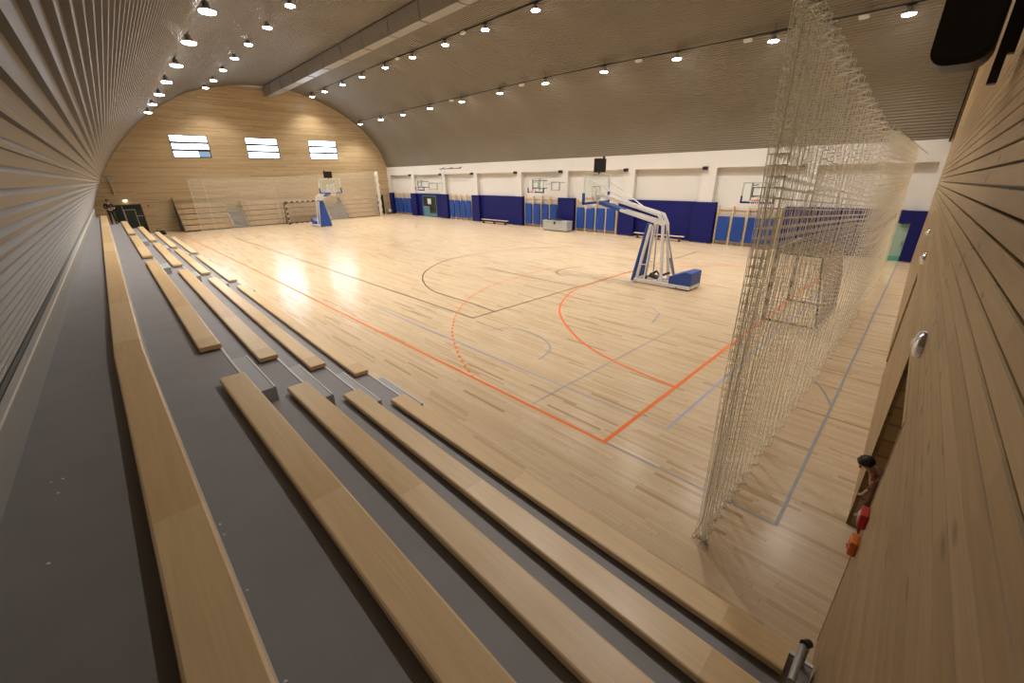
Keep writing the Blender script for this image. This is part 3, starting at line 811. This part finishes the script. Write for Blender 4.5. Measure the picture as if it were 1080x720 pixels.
for a, b in AISLES:
    for r in range(2, 6):
        x = BX[r][1]; zt = TOPS[r] - .2 if r < 5 else .18
        zb = TOPS[r + 1] if r < 5 else 0
        p = MB(); q = [(bend(x, a) - .0, a - .1), (bend(x, a) + .28, a - .1), (bend(x, b) + .28, b + .03), (bend(x, b), b + .03)]
        p.hexa([(v[0] - SL.x, v[1] - SL.y, zb) for v in q], [(v[0] - SL.x, v[1] - SL.y, zt) for v in q], 0)
        p.bar((q[1][0] - .012 - SL.x, q[1][1] - SL.y, zt + .004), (q[2][0] - .012 - SL.x, q[2][1] - SL.y, zt + .004), .02, .01, 1)
        p.build('aisle_step', [M['riser'], M['nosing']], stand)
p = MB()
q = [(-.02, 0), (.03, 0), (.03, .4), (-.02, .4)]
p.path([(-1.78 - SL.x, -3.02 - SL.y, .36), (-1.78 - SL.x, -3.02 - SL.y, .56), (-1.83 - SL.x, -3.0 - SL.y, .6), (-2.15 - SL.x, -3.0 - SL.y, .6)], .024, 12)
p.path([(-1.755 - SL.x, -3.03 - SL.y, .585), (-1.81 - SL.x, -3.0 - SL.y, .605)], .03, 12, 1)
p.build('end_bracket', [M['grey'], M['black']], stand)

ROWN = {1: 'top row', 2: 'second row from the top', 3: 'middle row', 4: 'second row from the court', 5: 'front row by the court'}
SECN = ['section nearest the camera', 'section beyond the first aisle', 'section beyond the second aisle', 'farthest section']
SECT = [(-3.02, 2.85), (4.22, 14.1), (15.25, 22.9), (24.2, 33.4)]
TOPSECT = [(-3.02, 3.5), (3.505, 13.6), (13.605, 23.5), (23.505, 33.4)]
def bench(r, y0, y1, label):
    xl, xr = BX[r]
    a = Vector((bend(xl, y0), y0, TOPS[r] + .003)); b = Vector((bend(xl, y1), y1, TOPS[r] + .003))
    L = (b - a).length; ang = math.atan2(-(b.x - a.x), b.y - a.y)
    t = thing('bench', label, 'bench', a, ang, 'wooden benches on the grandstand')
    W = xr - xl - .005; z0, z1 = .025, .092
    poly = [(0.0, z0 + .014), (.004, z0 + .004), (.014, z0), (W - .014, z0), (W - .004, z0 + .004), (W, z0 + .014), (W, z1 - .018), (W - .005, z1 - .006), (W - .018, z1), (.018, z1), (.005, z1 - .006), (0, z1 - .018)]
    p = MB(); p.prism(poly, 'y', 0, L); p.build('seat_board', M['bench'], t)
    p = MB(); k = max(2, int(L / 1.6))
    for i in range(k):
        y = .25 + (L - .5) * i / (k - 1); p.box(.05, W - .03, y - .03, y + .03, 0.0, z0)
    p.build('support_bracket', M['bracket'], t)
    return t
for r in range(1, 6):
    for i, (a, b) in enumerate(TOPSECT if r == 1 else SECT):
        if r == 5 and i == 3: b = 33.3
        if r == 5 and i == 0: a = -2.94
        bench(r, a, b, 'wooden bench in the %s, %s' % (ROWN[r], SECN[i]))
# steel skirting where the vault meets the walkway
p = MB(); ys = [Y0, 10, 22, 33.6]
for a, b in zip(ys, ys[1:]):
    def f(y): return -4.23 - .034 * (43 - y)
    p.hexa([(f(a) + .0, a, 1.96), (f(b) + .0, b, 1.96), (f(b) - .12, b, 1.96), (f(a) - .12, a, 1.96)], [(f(a) + .07, a, 2.4), (f(b) + .07, b, 2.4), (f(b) - .02, b, 2.4), (f(a) - .02, a, 2.4)], 0)
    p.bar((f(a) + .065, a, 2.41), (f(b) + .065, b, 2.41), .05, .025, 1)
struct(p.build('baseboard_left', [M['steelgrey'], M['nosing']]))
# white crumbs
def chip(x, y, z, label, grp):
    b = MB(); rr = .010; k = 7
    ring = [(rr * (.7 + .5 * random.random()) * math.cos(2 * PI * i / k), rr * (.7 + .5 * random.random()) * math.sin(2 * PI * i / k)) for i in range(k)]
    b.hexa([(q[0], q[1], 0) for q in ring], [(q[0] * .7, q[1] * .7, .007) for q in ring])
    o = b.build('plaster_crumb', M['chipw'], loc=(x, y, z)); tag(o, label, 'crumb', grp)
for x, y in ((-5.46, 1.03), (-5.40, 1.02), (-5.42, .84), (-5.44, .08)): chip(x, y, 1.96, 'tiny white crumb on the dark top walkway', 'crumbs on the walkway')
for y in (.26, .12, -.48, -1.18, -1.32): chip(-4.69, y, 1.56, 'tiny white crumb on the tread below the top bench', 'crumbs below the top bench')

# ------------------------------------------------------ bleachers at far gable
def bleacher(x0, x1, label):
    t = thing('bleacher', label, 'bleacher', (x0, 40.97, 0)); L = x1 - x0
    for k in range(5):
        z = .42 * (k + 1); y = .4 * k
        p = MB(); p.box(0, L, y + .04, y + .42, z - .05, z, 0); p.box(0, L, y + .10, y + .13, z - .42, z - .05, 0)
        s_ = p.build('tier', M['tread'], t)
        p = MB(); p.box(0, L, y - .0, y + .03, z - .32, z + .02); p.box(0, L, y, y + .24, z, z + .05); p.build('seat_board', M['bleacher'], s_, .006)
    p = MB(); p.box(0, L, .02, .05, .0, .09); p.build('kick_board', M['black'], t)
    return t
b1 = bleacher(.5, 4.0, 'wooden tiered bleacher, leftmost bank below the far gable')
p = MB(); p.prism([(0.0, 0), (2.02, 0), (2.02, 2.66), (1.9, 2.66), (0.0, .35)], 'x', -.06, -.01); p.build('end_panel', M['darkgrey'], b1)
bleacher(5.3, 12.6, 'wooden tiered bleacher, middle bank behind the far goal')
b3 = bleacher(14.5, 17.88, 'wooden tiered bleacher, right bank below the far gable')
def stairs(x0, x1, label):
    t = thing('aisle_stairs', label, 'stairs', (x0, 40.97, 0)); L = x1 - x0
    for k in range(7):
        p = MB(); p.box(.02, L - .02, .22 * k, .22 * k + .3, 0 if k == 0 else .2 * k, .2 * (k + 1)); p.build('step', M['tread'], t)
    for x in (.05, L - .05):
        p = MB(); p.bar((x, .02, .0), (x, 1.5, 1.4), .04, .3); p.build('stringer', M['grey'], t)
stairs(4.03, 5.27, 'grey stairs between left and middle bleacher banks')
stairs(12.63, 14.47, 'grey stairs between middle and right bleacher banks')

t = thing('sports_bag', 'small black bag on the floor by the far end of grandstand', 'bag', (-1.2, 40.6, 0))
p = MB(); p.prism([(-.16, 0), (.16, 0), (.19, .1), (.17, .25), (.08, .33), (-.08, .33), (-.17, .25), (-.19, .1)], 'x', -.32, .32, 0, True); p.build('bag_body', M['blackcloth'], t, .03)
p = MB(); p.path([(-.15, 0, .3), (-.12, 0, .43), (0, 0, .48), (.12, 0, .43), (.15, 0, .3)], .018, 6); p.build('strap', M['blackcloth'], t)
p = MB(); p.prism([(-.10, .02), (.10, .02), (.12, .16), (-.12, .16)], 'x', .32, .40); p.build('end_pocket', M['brown'], t, .02)

# ----------------------------------------------------------- near gable wall
YAW = math.atan(.033)
near = bpy.data.objects.new('wall_near', None); C.objects.link(near); struct(near)
near.location = (0, -3.055, 0); near.rotation_euler = (0, .02, YAW)
NX0, NX1 = -6.6, 20.9
DOORS = [(-1.15, .66, 2.24), (5.75, 6.75, 2.12)]
def near_lim(z):
    if z > 11.6: return None, None
    l, r = arch_x(max(z, 1.3), -3)
    if z < 4.95: r = WX + .3
    return l - .05, r + .05
# boards are modelled facing -y, the group is turned to face the court
def near_wall():
    mb = MB(); z = 0.0; pitch, gap, thick = .115, .016, .034
    while z < 11.55:
        gap = .015 if z > 3.1 else .004
        za, zb = z, z + pitch - gap
        la, ra = near_lim(za); lb, rb = near_lim(zb)
        if la is None or lb is None: break
        spans = []; xa, xb = la, lb
        for d0, d1, dh in DOORS:
            if (za + zb) / 2 < dh:
                spans.append((xa, xb, d0, d0)); xa = xb = d1
        spans.append((xa, xb, ra, rb))
        e = .004
        for a0, b0, a1, b1 in spans:
            mb.hexa([(a0, -thick, za), (a1, -thick, za), (a1, -.006, za), (a0, -.006, za)], [(b0, -thick, zb), (b1, -thick, zb), (b1, -.006, zb), (b0, -.006, zb)])
            mb.hexa([(a0, -.006, za), (a1, -.006, za), (a1, 0, za + e), (a0, 0, za + e)], [(b0, -.006, zb), (b1, -.006, zb), (b1, 0, zb - e), (b0, 0, zb - e)])
        z += pitch
    mb.build('wall_cladding', M['pine'], near)
    b = MB()
    b.box(NX0, NX1, -.3, -thick - .001, 2.28, 12.4)
    b.box(NX0, DOORS[0][0] - .031, -.3, -thick - .001, -.1, 2.28); b.box(DOORS[0][1] + .031, DOORS[1][0] - .031, -.3, -thick - .001, -.1, 2.28); b.box(DOORS[1][1] + .031, NX1, -.3, -thick - .001, -.1, 2.28)
    b.box(DOORS[1][0] - .031, DOORS[1][1] + .031, -.3, -thick - .001, 2.155, 2.28)
    b.build('wall_core', M['black'], near)
    for d0, d1, dh in DOORS:
        j = MB()
        j.box(d1, d1 + .03, -.95, .004, 0, dh); j.box(d0 - .03, d0, -.95, .004, 0, dh); j.box(d0 - .03, d1 + .03, -.95, .004, dh, dh + .03)
        j.box(d0 - .03, d1 + .03, -1.0, -.95, 0, dh + .03)
        j.build('door_reveal', M['jamb'], near)
near_wall()
for (x, z, lab) in ((-.35, 2.62, 'round chrome wall light above the nearest recessed doorway'), (5.55, 2.42, 'round chrome wall light above the second recessed doorway'), (8.1, 2.6, 'small chrome wall light farthest along the near plank wall')):
    yy = -3.055 + .033 * x
    t = thing('wall_light', lab, 'lamp', (x, yy, z), YAW)
    s_ = .6 if x > 8 else 1.0
    p = MB(); p.lathe([(.11 * s_, 0), (.11 * s_, .03), (.095 * s_, .05), (.05 * s_, .062)], 28); p.build('bezel', M['lampring'], t, rot=(-PI / 2, 0, 0))
    p = MB(); p.lathe([(.05 * s_, .055), (.035 * s_, .072), (.01 * s_, .078)], 20); p.build('lens', M['whitemetal'], t, rot=(-PI / 2, 0, 0))
# alarm boxes at the near jamb
def alarm(name, x, z, m, lab):
    t = thing(name, lab, 'alarm', (x, -3.055 + .033 * x, z), YAW)
    p = MB(); p.box(-.07, .07, 0, .05, -.065, .065); p.build('housing', m, t, .012)
    p = MB(); p.box(-.035, .035, .05, .056, -.03, .03); p.build('button', M['paper'] if m is M['redpaint'] else m, t)
alarm('alarm_box', -1.24, 1.49, M['redpaint'], 'red box fixed beside the nearest recessed doorway')
alarm('alarm_box', -1.28, 1.25, M['orangebox'], 'orange box fixed just below the red one')

# timber edge strip where the vault meets the near wall
p = MB(); e = [q for q in fine[::12] if q.x > 9 and q.y > 4.9]
cen = Vector((9, 2))
P_ = [q + (cen - q).normalized() * .16 for q in e]
p.path([(q.x, -3.055 + .033 * q.x + .07, q.y) for q in P_], .055, 8)
p.path([(q.x - .06, -3.055 + .033 * q.x + .09, q.y - .1) for q in P_], .03, 6, 1)
struct(p.build('trim_1', [M['rail_wood'], M['black']]))
# black loudspeaker under the vault by the near wall, and a pipe along the vault edge
t = thing('loudspeaker', 'big black rounded loudspeaker hanging high by the near plank wall', 'loudspeaker', (.9, -2.88, 4.72))
p = MB(); n = 10
def rr(w, h, r, k=6):
    pts = []
    for cx, cy, a in ((w - r, h - r, 0), (-w + r, h - r, 90), (-w + r, -h + r, 180), (w - r, -h + r, 270)):
        for i in range(k + 1): pts.append((cx + r * math.cos(math.radians(a + 90 * i / k)), cy + r * math.sin(math.radians(a + 90 * i / k))))
    return pts
p.prism([(y + .21, z + .50) for y, z in rr(.19, .52, .13)], 'x', -.2, .25, 0, True); p.build('cabinet', M['black'], t, .03)
p = MB(); p.prism([(y + .21, z + .50) for y, z in rr(.16, .48, .11)], 'x', -.215, -.2, 0, True); p.build('grille', M['black'], t)
p = MB(); p.bar((.1, .0, .2), (.1, -.1, .2), .1, .3); p.bar((.1, -.03, -.16), (.1, -.03, 1.3), .12, .06); p.build('wall_bracket', M['black'], t)

# --------------------------------------------------------- ceiling lamps etc.
proto = thing('ceiling_lamp', 'x', 'lamp')
p = MB(); p.lathe([(.205, 0.0), (.215, .012), (.215, .035), (.15, .06), (.085, .10), (.08, .20), (.045, .22)], 24); p.build('housing', M['grey'], proto)
p = MB(); p.lathe([(.15, -.045), (.19, -.03), (.2, .004)], 24); p.build('diffuser', M['lampglow'], proto)
p = MB(); p.bar((0, 0, .21), (0, 0, .275), .03); p.box(-.03, .03, -.14, .14, .245, .275); p.build('hanger', M['black'], proto)
ROWS = {
 'outer left row over the grandstand': [(-.34, 34.27, 8.0), (-.49, 30.38, 8.0), (-.59, 26.56, 8.0), (-.73, 22.78, 8.0), (-.85, 19.07, 8.0), (-1.0, 15.38, 8.0), (-1.12, 11.93, 8.0)],
 'row left of the duct': [(4.46, 40.57, 10.7), (4.35, 37.16, 10.7), (4.16, 33.23, 10.7), (4.01, 29.47, 10.7), (3.87, 25.91, 10.7), (3.8, 22.31, 10.7), (3.68, 18.76, 10.7), (3.55, 15.2, 10.7), (3.42, 11.6, 10.7), (3.3, 8.0, 10.7), (3.2, 4.4, 10.7), (3.1, .8, 10.7)],
 'row right of the duct': [(12.95, 41.3, 11.0), (12.9, 38.2, 11.0), (12.83, 34.4, 11.0), (12.76, 30.8, 11.0), (12.67, 27.1, 11.0), (12.67, 23.6, 11.0), (12.66, 20.05, 11.0), (12.65, 16.5, 11.0), (12.6, 12.9, 11.0), (12.6, 9.3, 11.0), (12.6, 5.7, 11.0), (12.6, 2.1, 11.0), (12.6, -1.3, 11.0)],
 'outer right row over the white wall': [(17.16, 40.9, 8.94), (17.1, 36.6, 8.96), (17.08, 32.6, 8.97), (17.05, 28.4, 9.0), (17.05, 24.3, 9.0), (17.02, 20.15, 9.02), (17.0, 16.1, 9.02), (17.06, 11.98, 8.99), (17.16, 7.96, 8.91), (17.22, 3.88, 8.85), (17.25, -.27, 8.83)],
}
SHORT = {'outer left row over the grandstand': 'outer left row', 'row left of the duct': 'row just left of the duct', 'row right of the duct': 'row just right of the duct', 'outer right row over the white wall': 'outer right row'}
LAMP_W = 700
first = True
ld = bpy.data.lights.new('lamp_light', 'SPOT'); ld.energy = LAMP_W; ld.spot_size = math.radians(122); ld.spot_blend = .6; ld.shadow_soft_size = .22; ld.color = (1, .925, .845)
for row, pts in ROWS.items():
    for i, (x, y, z) in enumerate(pts):
        o = proto if first else copy_tree(proto)
        first = False
        o.location = (x, y, z)
        tag(o, 'round ceiling lamp, %s from the far gable in the %s' % (ORD[i], SHORT[row]), 'lamp', 'ceiling lamps in the ' + row)
        l = bpy.data.objects.new('lamp_light', ld); C.objects.link(l); l.location = (x, y, z - .09)
    t = thing('lighting_rail', 'thin dark rail carrying the lamps of the %s' % SHORT[row], 'rail', (pts[0][0], pts[0][1], pts[0][2] + .31))
    b = MB(); p0 = Vector(pts[0]); b.path([Vector(q) - p0 + Vector((0, 0, 0)) for q in [(pts[0][0], pts[0][1] + .6, pts[0][2])] + pts + [(pts[-1][0], pts[-1][1] - 3, pts[-1][2])]], .028, 6); b.build('rail', M['black'], t)
    hb = []
    for q in pts:
        zc = arch_z(q[0], q[1])
        if zc - q[2] - .31 > .03:
            b = MB(); b.path([Vector(q) - p0, Vector((q[0], q[1], zc)) - p0 - Vector((0, 0, .31))], .01, 5); b.build('drop_rod', M['black'], t)
for i, (x, y, z) in enumerate([(17.01, 9.9, 9.1), (17.25, 4.9, 9.03), (17.0, 18.1, 9.18), (17.03, 25.5, 9.18), (17.3, 1.0, 9.0), (12.6, 18.3, 11.18), (12.6, 25.3, 11.18)]):
    pl = ['outer right row, fourth from the camera', 'outer right row, second from the camera', 'outer right row, fifth from the camera', 'outer right row, farthest', 'outer right row, nearest', 'row right of the duct, nearer', 'row right of the duct, farther']
    lab = 'white emergency light box on the ' + pl[i].replace('fourth', 'third').replace('fifth', 'fourth')
    t = thing('emergency_light', lab, 'lamp', (x, y, z), 0, 'emergency lights on the lighting rails')
    b = MB(); b.box(-.1, .1, -.16, .16, 0.0, .09); b.build('housing', M['whitemetal'], t, .015)
    b = MB(); b.box(-.08, .08, -.14, .14, -.02, 0); b.build('lens', M['paper'], t)

# ventilation duct under the crown of the vault
t = thing('ventilation_duct', 'long rectangular sheet metal duct under the crown of the vault', 'duct', (9.35, 42.9, 10.8))
b = MB()
def dx(y): return -.0165 * (42.9 - y)
b.hexa([(dx(42.9) - .0, 0, 0), (dx(42.9) + .6, 0, 0), (dx(42.9) + .6, 0, .8), (dx(42.9), 0, .8)], [(dx(-2.6), -45.5, 0), (dx(-2.6) + .6, -45.5, 0), (dx(-2.6) + .6, -45.5, .8), (dx(-2.6), -45.5, .8)])
b.build('duct_body', M['duct'], t)
y = 41.0
while y > -2:
    f = MB(); x = dx(y); e = .03
    f.box(x - e, x + .6 + e, y - 42.9 - .02, y - 42.9 + .02, -e, 0); f.box(x - e, x, y - 42.9 - .02, y - 42.9 + .02, 0, .8); f.box(x + .6, x + .6 + e, y - 42.9 - .02, y - 42.9 + .02, 0, .8)
    f.build('flange', M['duct'], t); y -= 3.0

# ------------------------------------------------------------------- people
def skin_mesh(name, verts, radii, edges, m, parent, sub=2, root=0):
    me = bpy.data.meshes.new(name); me.from_pydata(verts, edges, []); me.materials.append(m)
    o = bpy.data.objects.new(name, me); C.objects.link(o); o.parent = parent
    s = o.modifiers.new('skin', 'SKIN'); s.use_smooth_shade = True
    for i, r in enumerate(radii):
        rr_ = r if isinstance(r, tuple) else (r, r)
        me.skin_vertices[0].data[i].radius = rr_
    me.skin_vertices[0].data[root].use_root = True
    d = o.modifiers.new('sub', 'SUBSURF'); d.levels = sub; d.render_levels = sub
    return o
def person(label, loc, rz, J, top_m, leg_m, hair_m, s=1.0):
    """J: joints in local metres; +y is where the figure faces"""
    t = thing('person', label, 'person', loc, rz)
    V, R, E, idx = [], [], [], {}
    def add(k, p, r, par=None):
        idx[k] = len(V); V.append(tuple(Vector(p) * s)); R.append(tuple(a * s for a in r) if isinstance(r, tuple) else r * s)
        if par is not None: E.append((idx[par], idx[k]))
    P = {k: Vector(v) for k, v in J.items()}
    add('pelvis', P['pelvis'], (.13, .10)); add('waist', P['pelvis'].lerp(P['chest'], .45), (.115, .09), 'pelvis'); add('chest', P['chest'], (.14, .10), 'waist')
    add('neck', P['neck'], .05, 'chest'); 
    hd = (P['head'] - P['neck']).normalized()
    add('jaw', P['neck'] + (P['head'] - P['neck']) * .45, .06, 'neck'); add('head', P['head'], (.078, .092), 'jaw'); add('crown', P['head'] + hd * .07, .06, 'head')
    face = Vector(J['face']).normalized()
    for sd in ('l', 'r'):
        add('sh' + sd, P['sh' + sd], .062, 'chest'); add('el' + sd, P['el' + sd], .042, 'sh' + sd); add('wr' + sd, P['wr' + sd], .028, 'el' + sd)
        d = (P['wr' + sd] - P['el' + sd]).normalized()
        add('pa' + sd, P['wr' + sd] + d * .07, (.036, .02), 'wr' + sd)
        side = d.cross(Vector((0, 1, .3))).normalized(); fwd = Vector((0, 1, 0)) * .25
        for k, ln in enumerate((.07, .08, .075, .06)):
            b0 = P['wr' + sd] + d * .085 + side * (.027 - .018 * k)
            add('f%d%s' % (k, sd), b0, .010, 'pa' + sd); add('g%d%s' % (k, sd), b0 + (d + fwd) * ln * .55, .009, 'f%d%s' % (k, sd)); add('h%d%s' % (k, sd), b0 + (d + fwd * 2.6).normalized() * ln, .008, 'g%d%s' % (k, sd))
        b0 = P['wr' + sd] + d * .03 + side * .035
        add('t0' + sd, b0, .011, 'wr' + sd); add('t1' + sd, b0 + (d + side * .8).normalized() * .05, .009, 't0' + sd)
        add('hi' + sd, P['hi' + sd], .088, 'pelvis'); add('kn' + sd, P['kn' + sd], .058, 'hi' + sd); add('an' + sd, P['an' + sd], .038, 'kn' + sd); add('to' + sd, P['to' + sd], .034, 'an' + sd)
    skin_mesh('body', V, R, E, M['skin'], t)
    # clothing: jacket, trousers, shoes
    def sub(keys, edges, extra, m, name):
        ii = {k: n for n, k in enumerate(keys)}
        rad = []
        for k in keys:
            r = R[idx[k]]; r = r if isinstance(r, tuple) else (r, r); rad.append((r[0] + extra * s, r[1] + extra * s))
        return skin_mesh(name, [V[idx[k]] for k in keys], rad, [(ii[a], ii[b]) for a, b in edges], m, t)
    sub(['pelvis', 'waist', 'chest', 'shl', 'ell', 'wrl', 'shr', 'elr', 'wrr'], [('pelvis', 'waist'), ('waist', 'chest'), ('chest', 'shl'), ('shl', 'ell'), ('ell', 'wrl'), ('chest', 'shr'), ('shr', 'elr'), ('elr', 'wrr')], .016, top_m, 'jacket')
    sub(['pelvis', 'hil', 'knl', 'anl', 'hir', 'knr', 'anr'], [('pelvis', 'hil'), ('hil', 'knl'), ('knl', 'anl'), ('pelvis', 'hir'), ('hir', 'knr'), ('knr', 'anr')], .014, leg_m, 'trousers')
    for sd in ('l', 'r'):
        a, b_ = P['an' + sd] * s, P['to' + sd] * s
        q = MB(); f = (Vector((b_.x - a.x, b_.y - a.y, 0))).normalized(); L_ = .27 * s; w = .05 * s
        sidev = Vector((-f.y, f.x, 0)); c = Vector((a.x, a.y, 0)) - f * .07 * s
        prof_ = [(0, .09), (.02, .1), (.09, .11), (.15, .07), (.24, .05), (.27, .02), (.27, 0), (0, 0)]
        left = [c + f * (u * s) + sidev * w + Vector((0, 0, z * s)) for u, z in prof_]; right = [c + f * (u * s) - sidev * w + Vector((0, 0, z * s)) for u, z in prof_]
        q.hexa(left, right); q.build('shoe', M['black'], t, .012)
    # hair: cap over the back and top of the skull
    q = MB(); hc = P['head'] * s; up = hd; fw = (face - up * face.dot(up)).normalized(); sd_ = up.cross(fw)
    nu, nv = 16, 9; vs = []
    for j in range(nv + 1):
        th = PI * .62 * j / nv
        for i in range(nu):
            ph = 2 * PI * i / nu
            lim = th * (1.0 - .38 * max(0, math.cos(ph)))
            dvec = up * math.cos(lim) + (fw * math.cos(ph) + sd_ * math.sin(ph)) * math.sin(lim)
            vs.append(hc + up * (.022 * s) + Vector((dvec.x, dvec.y, dvec.z)) * ((.104 + .006 * math.sin(5 * ph + 3 * th)) * s))
    q.add(vs, [(j * nu + i, j * nu + (i + 1) % nu, (j + 1) * nu + (i + 1) % nu, (j + 1) * nu + i) for j in range(nv) for i in range(nu)], 0, True)
    o = q.build('hair', hair_m, t); so = o.modifiers.new('solid', 'SOLIDIFY'); so.thickness = .014 * s
    for sx in (-1, 1):
        q = MB(); q.lathe([(.004 * s, -.006 * s), (.011 * s, 0), (.004 * s, .006 * s)], 8); q.build('eye', M['eyew'], t, loc=hc + fw * .083 * s + sd_ * (sx * .032 * s))
        q = MB(); q.lathe([(.006 * s, -.028 * s), (.016 * s, 0), (.008 * s, .028 * s)], 8); q.build('ear', M['skin'], t, loc=hc + sd_ * (sx * .085 * s))
    q = MB(); q.path([hc + fw * .082 * s + up * .02 * s, hc + fw * .105 * s - up * .025 * s, hc + fw * .085 * s - up * .03 * s], [.008 * s, .014 * s, .009 * s], 8); q.build('nose', M['skin'], t)
    q = MB(); q.path([hc + fw * .082 * s - up * .055 * s + sd_ * (k * .012 * s) for k in (-2, -1, 0, 1, 2)], .005 * s, 6); q.build('mouth', M['redpaint'], t)
    return t
# leaning out of the nearest recessed doorway
person('small person in brown leaning out of the nearest recessed doorway', (.36, -3.20, 0), math.radians(8),
       dict(pelvis=(0, -.04, .92), chest=(0, .08, 1.2), neck=(0, .2, 1.38), head=(0, .26, 1.46), face=(-.2, 1, -.15),
            shl=(-.17, .1, 1.29), ell=(-.22, .1, 1.04), wrl=(-.2, .16, .8), shr=(.17, .1, 1.29), elr=(.27, -.02, 1.08), wrr=(.26, .1, .86),
            hil=(-.1, -.04, .86), knl=(-.1, .1, .48), anl=(-.1, -.03, .08), tol=(-.1, .11, .04), hir=(.1, -.04, .86), knr=(.12, -.1, .47), anr=(.12, -.3, .08), tor=(.12, -.16, .04)),
       M['brown'], M['brown'], M['hair'], .72)
person('person in black clothes standing beside far end of the top bench', (-3.82, 32.6, 1.566), math.radians(-160),
       dict(pelvis=(0, 0, .92), chest=(0, .03, 1.25), neck=(0, .05, 1.44), head=(0, .09, 1.56), face=(0, 1, -.15),
            shl=(-.19, .02, 1.36), ell=(-.27, .05, 1.1), wrl=(-.16, .26, 1.06), shr=(.19, .02, 1.36), elr=(.27, .05, 1.1), wrr=(.14, .28, 1.08),
            hil=(-.1, 0, .86), knl=(-.11, .04, .47), anl=(-.12, 0, .08), tol=(-.12, .14, .04), hir=(.1, 0, .86), knr=(.11, .02, .47), anr=(.12, -.04, .08), tor=(.13, .1, .04)),
       M['blackcloth'], M['blackcloth'], M['hair'], .86)

# ------------------------------------------------------------ world + camera
w = bpy.data.worlds.new('world'); bpy.context.scene.world = w; w.use_nodes = True
w.node_tree.nodes['Background'].inputs[0].default_value = (.75, .85, 1, 1); w.node_tree.nodes['Background'].inputs[1].default_value = .3
cam = bpy.data.cameras.new('camera'); co = bpy.data.objects.new('camera', cam); C.objects.link(co)
cam.sensor_fit = 'HORIZONTAL'; cam.sensor_width = 36; cam.lens = 432.4156 / 1080 * 36; cam.clip_start = .02; cam.clip_end = 300
co.location = (-4.74163, -2.92326, 3.91491); co.rotation_mode = 'XYZ'; co.rotation_euler = (1.185710, .0171155, -.779239)
sc = bpy.context.scene; sc.camera = co
sc.view_settings.view_transform = 'Standard'; sc.view_settings.look = 'None'; sc.view_settings.gamma = 1; sc.view_settings.use_curve_mapping = False
sc.view_settings.exposure = 0.32
sc.cycles.use_denoising = True
sc.cycles.max_bounces = 8; sc.cycles.diffuse_bounces = 4; sc.cycles.transparent_max_bounces = 12
sc.cycles.sample_clamp_indirect = 6
